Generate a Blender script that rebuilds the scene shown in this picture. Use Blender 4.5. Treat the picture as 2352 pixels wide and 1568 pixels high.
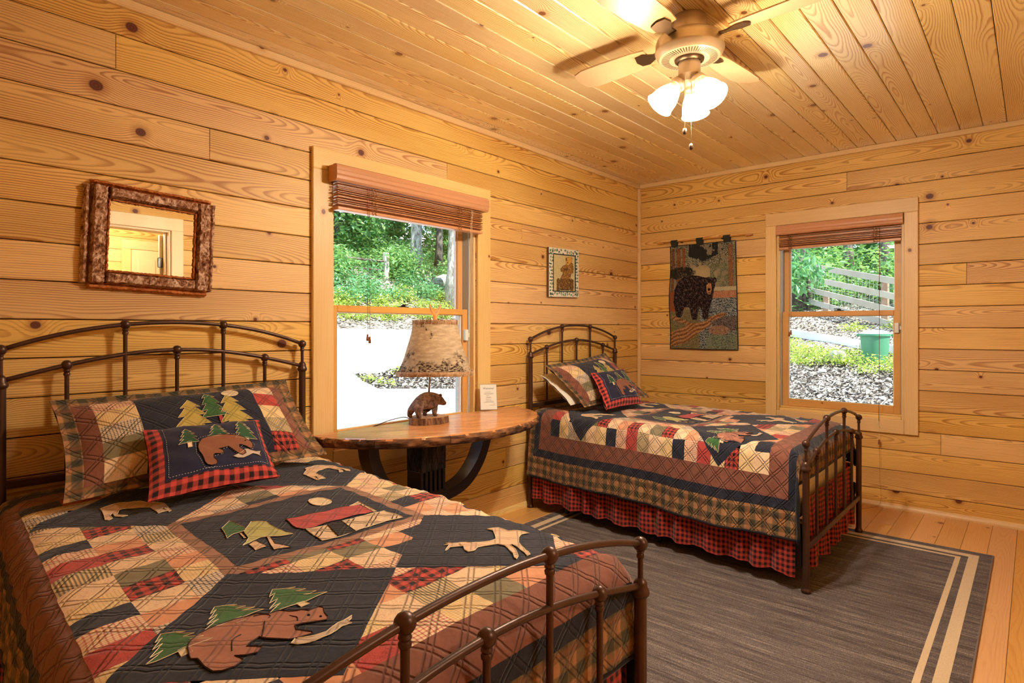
import bpy, bmesh, math, random
import numpy as np
from mathutils import Vector, Matrix, Euler

random.seed(7)
RS = np.random.RandomState(11)
for o in list(bpy.data.objects):
    bpy.data.objects.remove(o, do_unlink=True)
scene = bpy.context.scene
COL = scene.collection

# ------------------------------------------------------------------ camera
F_PX, CX, Y_H = 1397.5, 1176.0, 754.7
YAW = math.atan2(.6540, .7566) - .0031
CAM = Vector((4.729, 2.611, 1.197))
FWD = Vector((-math.cos(YAW), -math.sin(YAW), 0.0))
cd = bpy.data.cameras.new('camera')
cd.sensor_fit = 'HORIZONTAL'
cd.sensor_width = 36.0
cd.lens = 36.0 * F_PX / 2352.0
cd.shift_y = (Y_H - 784.0) / 2352.0
cd.clip_start, cd.clip_end = .05, 300.0
cam = bpy.data.objects.new('camera', cd)
cam.location = CAM
cam.rotation_euler = FWD.to_track_quat('-Z', 'Y').to_euler()
COL.objects.link(cam)
scene.camera = cam

# ------------------------------------------------------------------ light
def world_setup():
    w = bpy.data.worlds.new('sky'); scene.world = w; w.use_nodes = True
    nt = w.node_tree; nt.nodes.clear()
    sky = nt.nodes.new('ShaderNodeTexSky'); sky.sky_type = 'NISHITA'
    sky.sun_disc = False; sky.sun_elevation = math.radians(52); sky.sun_rotation = math.radians(180)
    bg = nt.nodes.new('ShaderNodeBackground'); bg.inputs[1].default_value = .52
    out = nt.nodes.new('ShaderNodeOutputWorld')
    nt.links.new(sky.outputs[0], bg.inputs[0]); nt.links.new(bg.outputs[0], out.inputs[0])
world_setup()
def add_light(name, kind, loc, energy, color, size=.05, direction=None, parent=None):
    d = bpy.data.lights.new(name, kind); d.energy = energy; d.color = color
    if kind == 'POINT': d.shadow_soft_size = size
    if kind == 'SUN': d.angle = size
    if kind == 'AREA': d.size = size
    o = bpy.data.objects.new(name, d); o.location = loc
    if direction is not None: o.rotation_euler = Vector(direction).to_track_quat('-Z', 'Y').to_euler()
    COL.objects.link(o)
    if parent is not None: o.parent = parent
    return o
add_light('sun', 'SUN', (0, 10, 20), 10.5, (1, .96, .88), .009, direction=(-.10, -.60, -.79))
BULB_W, BULB_C = 43.0, (1.0, .90, .74)
HALL_W = 60.0
EXPOSURE = 0.30
vs = scene.view_settings
scene.display_settings.display_device = 'sRGB'
vs.view_transform = 'Standard'; vs.look = 'None'; vs.gamma = 1.0; vs.use_curve_mapping = False
vs.exposure = EXPOSURE
cy = scene.cycles
cy.use_denoising = True
cy.max_bounces = 6; cy.diffuse_bounces = 3; cy.glossy_bounces = 3; cy.transmission_bounces = 5; cy.transparent_max_bounces = 8
cy.caustics_reflective = False; cy.caustics_refractive = False
cy.sample_clamp_indirect = 6.0
cy.use_adaptive_sampling = True; cy.adaptive_threshold = .18; cy.adaptive_min_samples = 16

# ------------------------------------------------------------------ node helpers
def _set(nt, node, key, val):
    s = node.inputs[key]
    if isinstance(val, bpy.types.NodeSocket): nt.links.new(val, s)
    else:
        if s.type == 'RGBA' and len(val) == 3: val = (*val, 1.0)
        s.default_value = val
def nd(nt, t, ins=None, **kw):
    n = nt.nodes.new(t)
    for k, v in kw.items(): setattr(n, k, v)
    for k, v in (ins or {}).items(): _set(nt, n, k, v)
    return n
def mt(nt, op, a, b=None, c=None, clamp=False):
    n = nt.nodes.new('ShaderNodeMath'); n.operation = op; n.use_clamp = clamp
    for i, v in enumerate((a, b, c)):
        if v is not None: _set(nt, n, i, v)
    return n.outputs[0]
def sstep(nt, x, lo, hi):
    n = nd(nt, 'ShaderNodeMapRange', {0: x, 1: lo, 2: hi, 3: 0.0, 4: 1.0}, interpolation_type='SMOOTHSTEP')
    return n.outputs[0]
def mix(nt, f, a, b, blend='MIX'):
    n = nt.nodes.new('ShaderNodeMix'); n.data_type = 'RGBA'; n.blend_type = blend
    _set(nt, n, 0, f); _set(nt, n, 6, a); _set(nt, n, 7, b)
    return n.outputs[2]
def xyz(nt, v):
    n = nd(nt, 'ShaderNodeSeparateXYZ', {0: v}); return n.outputs
def comb(nt, x, y, z):
    return nd(nt, 'ShaderNodeCombineXYZ', {0: x, 1: y, 2: z}).outputs[0]
def noise(nt, vec, scale, detail=2.0, rough=.5, dim='3D', dist=0.0):
    n = nd(nt, 'ShaderNodeTexNoise', {'Scale': scale, 'Detail': detail, 'Roughness': rough, 'Distortion': dist}, noise_dimensions=dim)
    if vec is not None: nt.links.new(vec, n.inputs['Vector'])
    return n.outputs['Fac'] if 'Fac' in n.outputs else n.outputs[0]
def ramp(nt, fac, stops, interp='LINEAR'):
    n = nd(nt, 'ShaderNodeValToRGB', {0: fac}); r = n.color_ramp; r.interpolation = interp
    while len(r.elements) < len(stops): r.elements.new(.5)
    for e, (p, c) in zip(r.elements, stops):
        e.position = p; e.color = (*c, 1.0) if len(c) == 3 else c
    return n.outputs[0]
def srgb(r, g, b):
    f = lambda c: c / 12.92 if c <= .04045 else ((c + .055) / 1.055) ** 2.4
    return (f(r / 255), f(g / 255), f(b / 255))
MATS = {}
def new_mat(name):
    m = bpy.data.materials.new(name); m.use_nodes = True
    nt = m.node_tree; nt.nodes.clear()
    MATS[name] = m
    return m, nt
def finish(nt, color, rough=.5, normal=None, metal=0.0, spec=.5, coat=0.0, coat_rough=.1, emit=None, emit_s=0.0, alpha=None, sheen=0.0, trans=0.0):
    p = nt.nodes.new('ShaderNodeBsdfPrincipled')
    _set(nt, p, 'Base Color', color); _set(nt, p, 'Roughness', rough); _set(nt, p, 'Metallic', metal)
    _set(nt, p, 'Specular IOR Level', spec)
    if coat: _set(nt, p, 'Coat Weight', coat); _set(nt, p, 'Coat Roughness', coat_rough)
    if normal is not None: _set(nt, p, 'Normal', normal)
    if emit is not None: _set(nt, p, 'Emission Color', emit); _set(nt, p, 'Emission Strength', emit_s)
    if sheen: _set(nt, p, 'Sheen Weight', sheen)
    if trans: _set(nt, p, 'Transmission Weight', trans)
    o = nt.nodes.new('ShaderNodeOutputMaterial'); nt.links.new(p.outputs[0], o.inputs[0])
    return p
def bump(nt, h, strength=.5, dist=.01, normal=None):
    n = nd(nt, 'ShaderNodeBump', {'Strength': strength, 'Distance': dist, 'Height': h})
    if normal is not None: nt.links.new(normal, n.inputs['Normal'])
    return n.outputs[0]
def simple(name, col, rough=.5, metal=0.0, spec=.5, var=.0, scale=20.0, bumps=0.0):
    m, nt = new_mat(name)
    c = col; nrm = None
    if var or bumps:
        tc = nd(nt, 'ShaderNodeTexCoord').outputs['Object']
        f = noise(nt, tc, scale, 4.0)
        if var: c = mix(nt, f, tuple(x * (1 - var) for x in col), tuple(min(1, x * (1 + var)) for x in col))
        if bumps: nrm = bump(nt, f, bumps, .01)
    finish(nt, c, rough, nrm, metal, spec)
    return m

# ------------------------------------------------------------------ mesh helpers
class MB:
    """collects verts / faces for ONE mesh object"""
    def __init__(s): s.v = []; s.f = []; s.uv = None
    def add(s, vs, fs):
        b = len(s.v); s.v += [tuple(x) for x in vs]; s.f += [tuple(i + b for i in f) for f in fs]; return s
    def box(s, x0, x1, y0, y1, z0, z1):
        x0, x1 = sorted((x0, x1)); y0, y1 = sorted((y0, y1)); z0, z1 = sorted((z0, z1))
        vs = [(x, y, z) for z in (z0, z1) for y in (y0, y1) for x in (x0, x1)]
        return s.add(vs, [(0, 2, 3, 1), (4, 5, 7, 6), (0, 1, 5, 4), (2, 6, 7, 3), (0, 4, 6, 2), (1, 3, 7, 5)])
    def cbox(s, x0, x1, y0, y1, z0, z1, c=.004):
        """box with chamfered edges"""
        x0, x1 = sorted((x0, x1)); y0, y1 = sorted((y0, y1)); z0, z1 = sorted((z0, z1))
        c = min(c, (x1 - x0) * .45, (y1 - y0) * .45, (z1 - z0) * .45)
        bm = bmesh.new(); bmesh.ops.create_cube(bm, size=1.0)
        for v in bm.verts: v.co = Vector(((x0 + x1) / 2 + v.co.x * (x1 - x0), (y0 + y1) / 2 + v.co.y * (y1 - y0), (z0 + z1) / 2 + v.co.z * (z1 - z0)))
        bmesh.ops.bevel(bm, geom=bm.edges[:], offset=c, segments=1, affect='EDGES', profile=.5)
        bm.verts.index_update()
        s.add([v.co[:] for v in bm.verts], [[v.index for v in f.verts] for f in bm.faces]); bm.free()
        return s
    def tube(s, pts, r, n=10, caps=True, closed=False):
        pts = [Vector(p) for p in pts]; m = len(pts)
        rs = r if isinstance(r, (list, tuple)) else [r] * m
        b = len(s.v); up = None
        for i, p in enumerate(pts):
            if closed: t = (pts[(i + 1) % m] - pts[i - 1])
            else: t = pts[min(i + 1, m - 1)] - pts[max(i - 1, 0)]
            t.normalize()
            if up is None:
                up = Vector((0, 0, 1)) if abs(t.z) < .9 else Vector((1, 0, 0))
            a = t.cross(up); a.normalize(); c = a.cross(t); c.normalize(); up = c
            for k in range(n):
                w = 2 * math.pi * k / n
                s.v.append(tuple(p + (a * math.cos(w) + c * math.sin(w)) * rs[i]))
        for i in range(m if closed else m - 1):
            j = (i + 1) % m
            for k in range(n):
                k2 = (k + 1) % n
                s.f.append((b + i * n + k, b + i * n + k2, b + j * n + k2, b + j * n + k))
        if caps and not closed:
            s.f.append(tuple(b + k for k in range(n))[::-1]); s.f.append(tuple(b + (m - 1) * n + k for k in range(n)))
        return s
    def lathe(s, prof, c=(0, 0, 0), n=24, axis=None):
        """prof: list of (r, h); revolved around axis (default +z) at c"""
        ax = Vector(axis).normalized() if axis is not None else Vector((0, 0, 1))
        a = ax.orthogonal().normalized() if axis is not None else Vector((1, 0, 0)); d = ax.cross(a)
        b = len(s.v); c = Vector(c)
        for r, h in prof:
            for k in range(n):
                w = 2 * math.pi * k / n
                s.v.append(tuple(c + ax * h + (a * math.cos(w) + d * math.sin(w)) * max(r, 1e-5)))
        for i in range(len(prof) - 1):
            for k in range(n):
                k2 = (k + 1) % n
                s.f.append((b + i * n + k, b + i * n + k2, b + (i + 1) * n + k2, b + (i + 1) * n + k))
        return s
    def ball(s, c, r, n=16):
        m = max(6, n // 2)
        return s.lathe([(r * math.sin(math.pi * i / m), -r * math.cos(math.pi * i / m)) for i in range(m + 1)], c, n)
    def prism(s, poly, d0, d1, plane='xz'):
        """extrude 2-D polygon along the third axis"""
        def P(a, b, d):
            return {'xz': (a, d, b), 'yz': (d, a, b), 'xy': (a, b, d)}[plane]
        n = len(poly); vs = [P(a, b, d0) for a, b in poly] + [P(a, b, d1) for a, b in poly]
        fs = [tuple(range(n))[::-1], tuple(range(n, 2 * n))] + [(i, (i + 1) % n, n + (i + 1) % n, n + i) for i in range(n)]
        return s.add(vs, fs)
    def grid(s, P, closed_u=False):
        """P: array [nu, nv, 3]"""
        nu, nv = P.shape[:2]; b = len(s.v)
        s.v += [tuple(map(float, p)) for p in P.reshape(-1, 3)]
        for i in range(nu if closed_u else nu - 1):
            i2 = (i + 1) % nu
            for j in range(nv - 1):
                s.f.append((b + i * nv + j, b + i2 * nv + j, b + i2 * nv + j + 1, b + i * nv + j + 1))
        return s
    def build(s, name, mat, parent=None, base=None, smooth=False, fixn=True, uvs=None):
        me = bpy.data.meshes.new(name)
        off = Vector(base) if base is not None else (parent.location if parent is not None and parent.parent is None else (BASE.get(parent.name, Vector((0, 0, 0))) if parent is not None else Vector((0, 0, 0))))
        ox, oy, oz = off
        me.from_pydata([(x - ox, y - oy, z - oz) for x, y, z in s.v], [], s.f)
        if fixn:
            bm = bmesh.new(); bm.from_mesh(me); bmesh.ops.recalc_face_normals(bm, faces=bm.faces[:]); bm.to_mesh(me); bm.free()
        if uvs is not None:
            ul = me.uv_layers.new(name='UVMap')
            arr = np.asarray(uvs, dtype=np.float32)
            li = np.empty(len(me.loops), dtype=np.int32); me.loops.foreach_get('vertex_index', li)
            ul.data.foreach_set('uv', arr[li].reshape(-1))
        if smooth:
            me.polygons.foreach_set('use_smooth', [True] * len(me.polygons))
            if smooth != True:
                try: me.set_sharp_from_angle(angle=math.radians(smooth))
                except Exception: pass
        if mat is not None: me.materials.append(mat)
        o = bpy.data.objects.new(name, me); COL.objects.link(o)
        if parent is not None:
            o.parent = parent
            BASE[o.name] = off
        else: o.location = off
        return o
BASE = {}
def empty(name, loc, label=None, cat=None, group=None):
    o = bpy.data.objects.new(name, None); o.empty_display_size = .05; o.location = loc; COL.objects.link(o)
    return tag(o, label, cat, group)
def tag(o, label=None, cat=None, group=None, kind=None):
    if label: o['label'] = label
    if cat: o['category'] = cat
    if group: o['group'] = group
    if kind: o['kind'] = kind
    return o
def struct(o, label, cat=None):
    o['kind'] = 'structure'; o['label'] = label; o['category'] = cat or o.name.split('_')[0]; return o
def smooth_path(pts, n=8):
    """Catmull-Rom through pts"""
    P = [np.array(p, float) for p in pts]; out = []
    for i in range(len(P) - 1):
        p0 = P[max(i - 1, 0)]; p1 = P[i]; p2 = P[i + 1]; p3 = P[min(i + 2, len(P) - 1)]
        for k in range(n):
            t = k / n
            out.append(.5 * ((2 * p1) + (-p0 + p2) * t + (2 * p0 - 5 * p1 + 4 * p2 - p3) * t * t + (-p0 + 3 * p1 - 3 * p2 + p3) * t ** 3))
    out.append(P[-1])
    return [tuple(map(float, p)) for p in out]
# ------------------------------------------------------------------ wood
def pine(name, light, dark, knot, rough=.42, ring=130.0, contrast=.75, coat=0.0, tint=.16, knot_s=2.6, coat_rough=.15, swap=None):
    """knotty pine: growth rings cut lengthwise, local x is the grain"""
    m, nt = new_mat(name)
    tc = nd(nt, 'ShaderNodeTexCoord').outputs['Object']
    rnd = nd(nt, 'ShaderNodeObjectInfo').outputs['Random']
    x, y, z = xyz(nt, tc)[:3]
    if swap: x, y, z = {'z': (z, x, y), 'y': (y, z, x), 'xz': (x, z, y), 'zy': (z, y, x)}[swap]
    u = mt(nt, 'MULTIPLY_ADD', rnd, 91.7, x)
    r2 = mt(nt, 'FRACT', mt(nt, 'MULTIPLY', rnd, 17.31))
    r3 = mt(nt, 'FRACT', mt(nt, 'MULTIPLY', rnd, 53.77))
    # knots
    kv = comb(nt, mt(nt, 'MULTIPLY', u, .85), mt(nt, 'MULTIPLY_ADD', rnd, 37.0, y), 0.0)
    vo = nd(nt, 'ShaderNodeTexVoronoi', {'Vector': kv, 'Scale': knot_s, 'Randomness': 1.0}, voronoi_dimensions='2D', feature='F1')
    kd = mt(nt, 'DIVIDE', vo.outputs['Distance'], knot_s)
    kc = xyz(nt, vo.outputs['Color'])
    kr = mt(nt, 'MULTIPLY_ADD', mt(nt, 'MULTIPLY', kc[0], kc[0]), .017, .0045)
    on = mt(nt, 'GREATER_THAN', kc[1], .12)
    kn = mt(nt, 'DIVIDE', kd, kr)
    swirl = mt(nt, 'MULTIPLY', on, mt(nt, 'POWER', 2.718, mt(nt, 'MULTIPLY', mt(nt, 'MULTIPLY', kn, kn), -.09)))
    # ring field
    w1 = noise(nt, comb(nt, mt(nt, 'MULTIPLY', u, .9), mt(nt, 'MULTIPLY', y, 1.2), mt(nt, 'MULTIPLY', rnd, 40.0)), 1.0, 1.0, .55)
    w2 = noise(nt, comb(nt, mt(nt, 'MULTIPLY', u, 5.0), mt(nt, 'MULTIPLY', y, 9.0), mt(nt, 'MULTIPLY', rnd, 80.0)), 1.0, 1.0, .5)
    dep = mt(nt, 'MULTIPLY_ADD', mt(nt, 'SUBTRACT', w1, .5), .22, mt(nt, 'MULTIPLY_ADD', r3, .07, -.015))
    vv = mt(nt, 'SUBTRACT', y, mt(nt, 'MULTIPLY_ADD', r2, .16, -.08))
    r = mt(nt, 'SQRT', mt(nt, 'ADD', mt(nt, 'MULTIPLY', vv, vv), mt(nt, 'MULTIPLY_ADD', dep, dep, .0001)))
    r = mt(nt, 'MULTIPLY_ADD', mt(nt, 'SUBTRACT', w2, .5), .010, r)
    r = mt(nt, 'MULTIPLY_ADD', swirl, .030, r)
    saw = mt(nt, 'FRACT', mt(nt, 'MULTIPLY', r, ring))
    line = mt(nt, 'MULTIPLY', sstep(nt, saw, .35, .85), mt(nt, 'SUBTRACT', 1.0, sstep(nt, saw, .86, 1.0)))
    fib = noise(nt, comb(nt, mt(nt, 'MULTIPLY', u, 6.0), mt(nt, 'MULTIPLY', y, 260.0), mt(nt, 'MULTIPLY', z, 260.0)), 1.0, 0.0)
    amp = noise(nt, comb(nt, mt(nt, 'MULTIPLY', u, 1.3), mt(nt, 'MULTIPLY', y, 6.0), rnd), 1.0, 0.0)
    g = mt(nt, 'MULTIPLY', line, mt(nt, 'MULTIPLY_ADD', amp, 1.3, -.05), clamp=True)
    g = mt(nt, 'MULTIPLY_ADD', mt(nt, 'SUBTRACT', fib, .5), .5, mt(nt, 'MULTIPLY', g, contrast), clamp=True)
    col = mix(nt, g, light, dark)
    col = mix(nt, mt(nt, 'MULTIPLY', mt(nt, 'SUBTRACT', amp, .35), .7, clamp=True), col, mix(nt, .55, light, dark))
    # tone of each board
    br = mt(nt, 'MULTIPLY_ADD', r2, tint * 2, 1.0 - tint)
    hsv = nd(nt, 'ShaderNodeHueSaturation', {'Hue': mt(nt, 'MULTIPLY_ADD', r3, .008, .4965), 'Saturation': mt(nt, 'MULTIPLY_ADD', r3, .16, .92), 'Value': br, 'Color': col})
    col = hsv.outputs[0]
    km = mt(nt, 'MULTIPLY', on, mt(nt, 'SUBTRACT', 1.0, sstep(nt, kn, .75, 1.15)))
    halo = mt(nt, 'MULTIPLY', on, mt(nt, 'MULTIPLY', mt(nt, 'SUBTRACT', 1.0, sstep(nt, kn, .9, 2.6)), .55))
    kring = mt(nt, 'MULTIPLY_ADD', mt(nt, 'SINE', mt(nt, 'MULTIPLY', kn, 14.0)), .25, .5)
    kcol = mix(nt, kring, knot, tuple(min(1, k * 3.2) for k in knot))
    col = mix(nt, halo, col, dark)
    col = mix(nt, km, col, kcol)
    p = finish(nt, col, rough, None, spec=.4, coat=coat, coat_rough=coat_rough)
    if coat >= 1: p.inputs['Coat IOR'].default_value = 2.1
    return m
W_WALL = pine('pine_wall', srgb(236, 192, 118), srgb(166, 98, 36), srgb(70, 30, 16), rough=.5, tint=.08, contrast=1.1, knot_s=2.9)
W_CEIL = pine('pine_ceiling', srgb(246, 218, 158), srgb(178, 116, 54), srgb(78, 40, 22), rough=.34, ring=150, contrast=1.1, coat=1.0, coat_rough=.17, tint=.08)
W_FLOOR = pine('pine_floor', srgb(224, 170, 106), srgb(190, 120, 62), srgb(80, 36, 20), rough=.3, ring=110, contrast=.45, coat=.25, tint=.06, knot_s=2.0)
W_TRIM = pine('pine_trim', srgb(238, 202, 140), srgb(204, 146, 80), srgb(88, 44, 24), rough=.42, ring=120, contrast=.6, tint=.05, knot_s=1.6, swap='xz')
W_TRIMVR = pine('pine_trim_upright_deep', srgb(238, 202, 140), srgb(204, 146, 80), srgb(88, 44, 24), rough=.42, ring=120, contrast=.6, tint=.05, knot_s=1.6, swap='zy')
W_TRIMV = pine('pine_trim_upright', srgb(238, 202, 140), srgb(204, 146, 80), srgb(88, 44, 24), rough=.42, ring=120, contrast=.6, tint=.05, knot_s=1.6, swap='z')
W_DARKGAP = simple('joint_shadow', srgb(70, 32, 14), .9)

RX, RY, RZ = 4.98, 3.20, 2.44
def plank_obj(name, L, w, t, mat, loc, axes, parent, ch=.003):
    """board of length L: local x along the grain, y across, z out of the surface"""
    h = w / 2
    vs = []
    for xx in (0, L):
        c = ch
        vs += [(xx, -h, 0), (xx, h, 0), (xx, h, t - c), (xx, h - c, t), (xx, -h + c, t), (xx, -h, t - c)]
    # pull the end faces in at the front for a visible butt joint
    e = min(.0016, L * .2)
    for i in (3, 4): vs[i] = (e, vs[i][1], vs[i][2])
    for i in (9, 10): vs[i] = (L - e, vs[i][1], vs[i][2])
    fs = [tuple(range(6))[::-1], tuple(range(6, 12))] + [(i, (i + 1) % 6, 6 + (i + 1) % 6, 6 + i) for i in range(6)]
    me = bpy.data.meshes.new(name); me.from_pydata(vs, [], [f[::-1] for f in fs]); me.materials.append(mat)
    bm = bmesh.new(); bm.from_mesh(me); bmesh.ops.recalc_face_normals(bm, faces=bm.faces[:]); bm.to_mesh(me); bm.free()
    o = bpy.data.objects.new(name, me)
    M = Matrix((axes[0], axes[1], axes[2])).transposed().to_4x4(); M.translation = Vector(loc)
    COL.objects.link(o); o.parent = parent; o.matrix_local = M
    return o
def cut_span(a, b, holes):
    """1-D interval minus holes"""
    out = [(a, b)]
    for h0, h1 in holes:
        nx = []
        for p, q in out:
            if h1 <= p or h0 >= q: nx.append((p, q)); continue
            if h0 - p > .01: nx.append((p, h0))
            if q - h1 > .01: nx.append((h1, q))
        out = nx
    return out
def clad(parent, zs, length, holes, butts, place, mat, gap=.0035, t=.024):
    """courses of boards between heights zs; holes (a0,a1,z0,z1); butts {course: [positions]}"""
    for i in range(len(zs) - 1):
        z0, z1 = zs[i], zs[i + 1]
        cuts = [0.0] + sorted(butts.get(i, [])) + [length]
        for a, b in zip(cuts[:-1], cuts[1:]):
            hs = [h for h in holes if h[2] < z1 - .012 and h[3] > z0 + .012]
            for s0, s1 in cut_span(a, b, [(h[0], h[1]) for h in hs]): place(s0, s1, z0 + gap / 2, z1 - gap / 2, mat, t, parent)
            for h in hs:   # strips left above or below the opening
                s0, s1 = max(a, h[0]), min(b, h[1])
                if s1 - s0 < .02: continue
                if h[3] < z1 - .012: place(s0, s1, h[3], z1 - gap / 2, mat, t, parent)
                if h[2] > z0 + .012: place(s0, s1, z0 + gap / 2, h[2], mat, t, parent)
def place_left(s0, s1, z0, z1, mat, t, parent):
    plank_obj('plank', s1 - s0, z1 - z0, t, mat, (s1, -.024, (z0 + z1) / 2), ((-1, 0, 0), (0, 0, 1), (0, 1, 0)), parent)
def place_right(s0, s1, z0, z1, mat, t, parent):
    plank_obj('plank', s1 - s0, z1 - z0, t, mat, (-.024, s0, (z0 + z1) / 2), ((0, 1, 0), (0, 0, 1), (1, 0, 0)), parent)
def place_front(s0, s1, z0, z1, mat, t, parent):
    plank_obj('plank', s1 - s0, z1 - z0, t, mat, (s0, RY + .024, (z0 + z1) / 2), ((1, 0, 0), (0, 0, 1), (0, -1, 0)), parent)
def place_near(s0, s1, z0, z1, mat, t, parent):
    plank_obj('plank', s1 - s0, z1 - z0, t, mat, (RX + .024, s1, (z0 + z1) / 2), ((0, -1, 0), (0, 0, 1), (-1, 0, 0)), parent)
def shell_wall(name, label, horizontal, d0, d1, length, holes):
    """log core behind the boards, with openings"""
    mb = MB()
    zs = sorted({0.0, RZ} | {h[2] for h in holes} | {h[3] for h in holes})
    for p, q in zip(zs[:-1], zs[1:]):
        for a, b in cut_span(-.15 if horizontal != 'n' else 0, length, [(h[0], h[1]) for h in holes if h[2] < (p + q) / 2 < h[3]]):
            if horizontal == 'x': mb.box(a, b, d0, d1, p, q)
            else: mb.box(d0, d1, a, b, p, q)
    return struct(mb.build(name, W_DARKGAP), label, 'wall')
# openings: window 1 in the left wall, window 2 in the right wall, door in the wall behind the camera
WIN1 = (2.032, 3.050, .600, 1.965)
WIN2 = (1.152, 1.960, .592, 1.965)
DOOR = (2.62, 3.42, -1, 2.06)
wall_left = shell_wall('wall_left', 'knotty pine plank wall behind the headboards of both beds', 'x', -.17, -.0245, RX, [WIN1])
wall_right = shell_wall('wall_right', 'knotty pine plank wall with the bear tapestry and smaller window', 'y', -.17, -.0245, RY, [WIN2])
wall_front = shell_wall('wall_front', 'plank wall with the doorway that shows in the bark mirror', 'x', RY + .0245, RY + .13, RX, [(DOOR[0], DOOR[1], 0, DOOR[3])])
wall_near = shell_wall('wall_near', 'plank wall on the near side beside the large patchwork bed', 'y', RX + .0245, RX + .13, RY, [])
zl = [0.0, .157] + [.291 + .1341 * k for k in range(0, 16)] + [RZ]
zr = [0.0, .118] + [.2533 + .1356 * k for k in range(0, 16)] + [RZ]
def fill_butts(n, length, seed, fixed):
    r = random.Random(seed); out = {}
    for i in range(n):
        if i in fixed: out[i] = fixed[i]
        elif r.random() < .55: out[i] = [r.uniform(.15, .85) * length]
    return out
bl = {i: [] for i in range(len(zl))}
bl.update({16: [3.967], 15: [2.273], 14: [3.625], 13: [1.586], 2: [1.75], 1: [1.0, 3.6], 7: [.62], 10: []})
br = {i: [] for i in range(len(zr))}
br.update({16: [1.62], 11: [2.289], 3: [2.157]})
clad(wall_left, zl, RX, [WIN1], bl, place_left, W_WALL)
clad(wall_right, zr, RY, [WIN2], br, place_right, W_WALL)
clad(wall_front, zl, RX, [DOOR], fill_butts(len(zl), RX, 3, {}), place_front, W_WALL)
clad(wall_near, zr, RY, [], fill_butts(len(zr), RY, 4, {}), place_near, W_WALL)
# ceiling and floor boards run along the left wall
ceiling = struct(MB().box(-.15, RX + .1, -.15, RY + .1, RZ + .02, RZ + .10).build('ceiling', W_DARKGAP), 'varnished tongue and groove pine ceiling above both beds', 'ceiling')
pitch = .1138; y = 2.0297 - pitch * 18
while y < RY:
    y0, y1 = max(y, 0.0), min(y + pitch, RY)
    if y1 - y0 > .02:
        plank_obj('board', RX, y1 - y0 - .0025, .02, W_CEIL, (RX, (y0 + y1) / 2, RZ + .02), ((-1, 0, 0), (0, 1, 0), (0, 0, -1)), ceiling, ch=.0035)
    y += pitch
floor = struct(MB().box(-.15, RX + .1, -.15, RY + .1, -.16, -.02).build('floor', W_DARKGAP), 'pale pine board floor showing around the grey rug', 'floor')
y = 1.9564 - .1155 * 17; k = 0
rr = random.Random(5)
while y < RY:
    y0, y1 = max(y, 0.0), min(y + .1155, RY)
    if y1 - y0 > .02:
        cuts = [0.0] + ([rr.uniform(.4, 4.4)] if rr.random() < .7 else []) + [RX]
        for a, b in zip(cuts[:-1], cuts[1:]):
            plank_obj('board', b - a, y1 - y0 - .0012, .02, W_FLOOR, (a, (y0 + y1) / 2, -.02), ((1, 0, 0), (0, 1, 0), (0, 0, 1)), floor, ch=.0015)
    y += .1155; k += 1
# trims
struct(MB().cbox(0, RX, 0, .022, RZ - .034, RZ).build('trim_1', W_TRIM), 'thin pine moulding where the ceiling meets the left wall', 'trim')
struct(MB().cbox(0, .022, .022, RY, RZ - .034, RZ).build('trim_2', pine('pine_trim_deep', srgb(238, 202, 140), srgb(204, 146, 80), srgb(88, 44, 24), ring=120, contrast=.6, tint=.05, knot_s=1.6, swap='y')), 'thin pine moulding where the ceiling meets the right wall', 'trim')
struct(MB().cbox(0, .026, 0, .026, 0, RZ - .034).build('trim_3', W_TRIMV), 'upright pine moulding in the corner between the two walls', 'trim')
def quarter(name, pts_axis, mat, label):
    mb = MB(); prof = [(0, 0), (.02, 0), (.019, .012), (.013, .024), (.006, .032), (0, .034)]
    if pts_axis == 'x': mb.add([(x, a, b) for x in (.02, RX) for a, b in prof], [(i, (i + 1) % 6, 6 + (i + 1) % 6, 6 + i) for i in range(6)] + [tuple(range(6)), tuple(range(6, 12))])
    else: mb.add([(a, y, b) for y in (.0, RY) for a, b in prof], [(i, (i + 1) % 6, 6 + (i + 1) % 6, 6 + i) for i in range(6)] + [tuple(range(6)), tuple(range(6, 12))])
    return struct(mb.build(name, mat), label, 'baseboard')
quarter('baseboard_left', 'x', W_TRIM, 'rounded pine base moulding along the left wall')
quarter('baseboard_right', 'y', MATS['pine_trim_deep'], 'rounded pine base moulding along the right wall')
# ------------------------------------------------------------------ windows, blinds, door
def glass_mat():
    m, nt = new_mat('window_glass')
    t = nt.nodes.new('ShaderNodeBsdfTransparent'); g = nt.nodes.new('ShaderNodeBsdfGlossy')
    t.inputs[0].default_value = (.93, .97, .95, 1); g.inputs['Roughness'].default_value = .02
    fr = nd(nt, 'ShaderNodeFresnel', {'IOR': 1.35})
    ms = nt.nodes.new('ShaderNodeMixShader'); nt.links.new(fr.outputs[0], ms.inputs[0]); nt.links.new(t.outputs[0], ms.inputs[1]); nt.links.new(g.outputs[0], ms.inputs[2])
    o = nt.nodes.new('ShaderNodeOutputMaterial'); nt.links.new(ms.outputs[0], o.inputs[0])
    return m
GLASS = glass_mat()
W_SASH = pine('sash_pine', srgb(226, 172, 104), srgb(190, 124, 62), srgb(88, 44, 24), rough=.4, contrast=.4, tint=.03, knot_s=.8, swap='xz')
W_SASHV = pine('sash_pine_upright', srgb(226, 172, 104), srgb(190, 124, 62), srgb(88, 44, 24), rough=.4, contrast=.4, tint=.03, knot_s=.8, swap='z')
VINYL = simple('jamb_liner_vinyl', srgb(176, 180, 182), .4)
BRONZE = simple('latch_bronze', srgb(52, 44, 36), .4, metal=.7)
WHITEPL = simple('white_plastic', srgb(238, 236, 230), .35)
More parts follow.
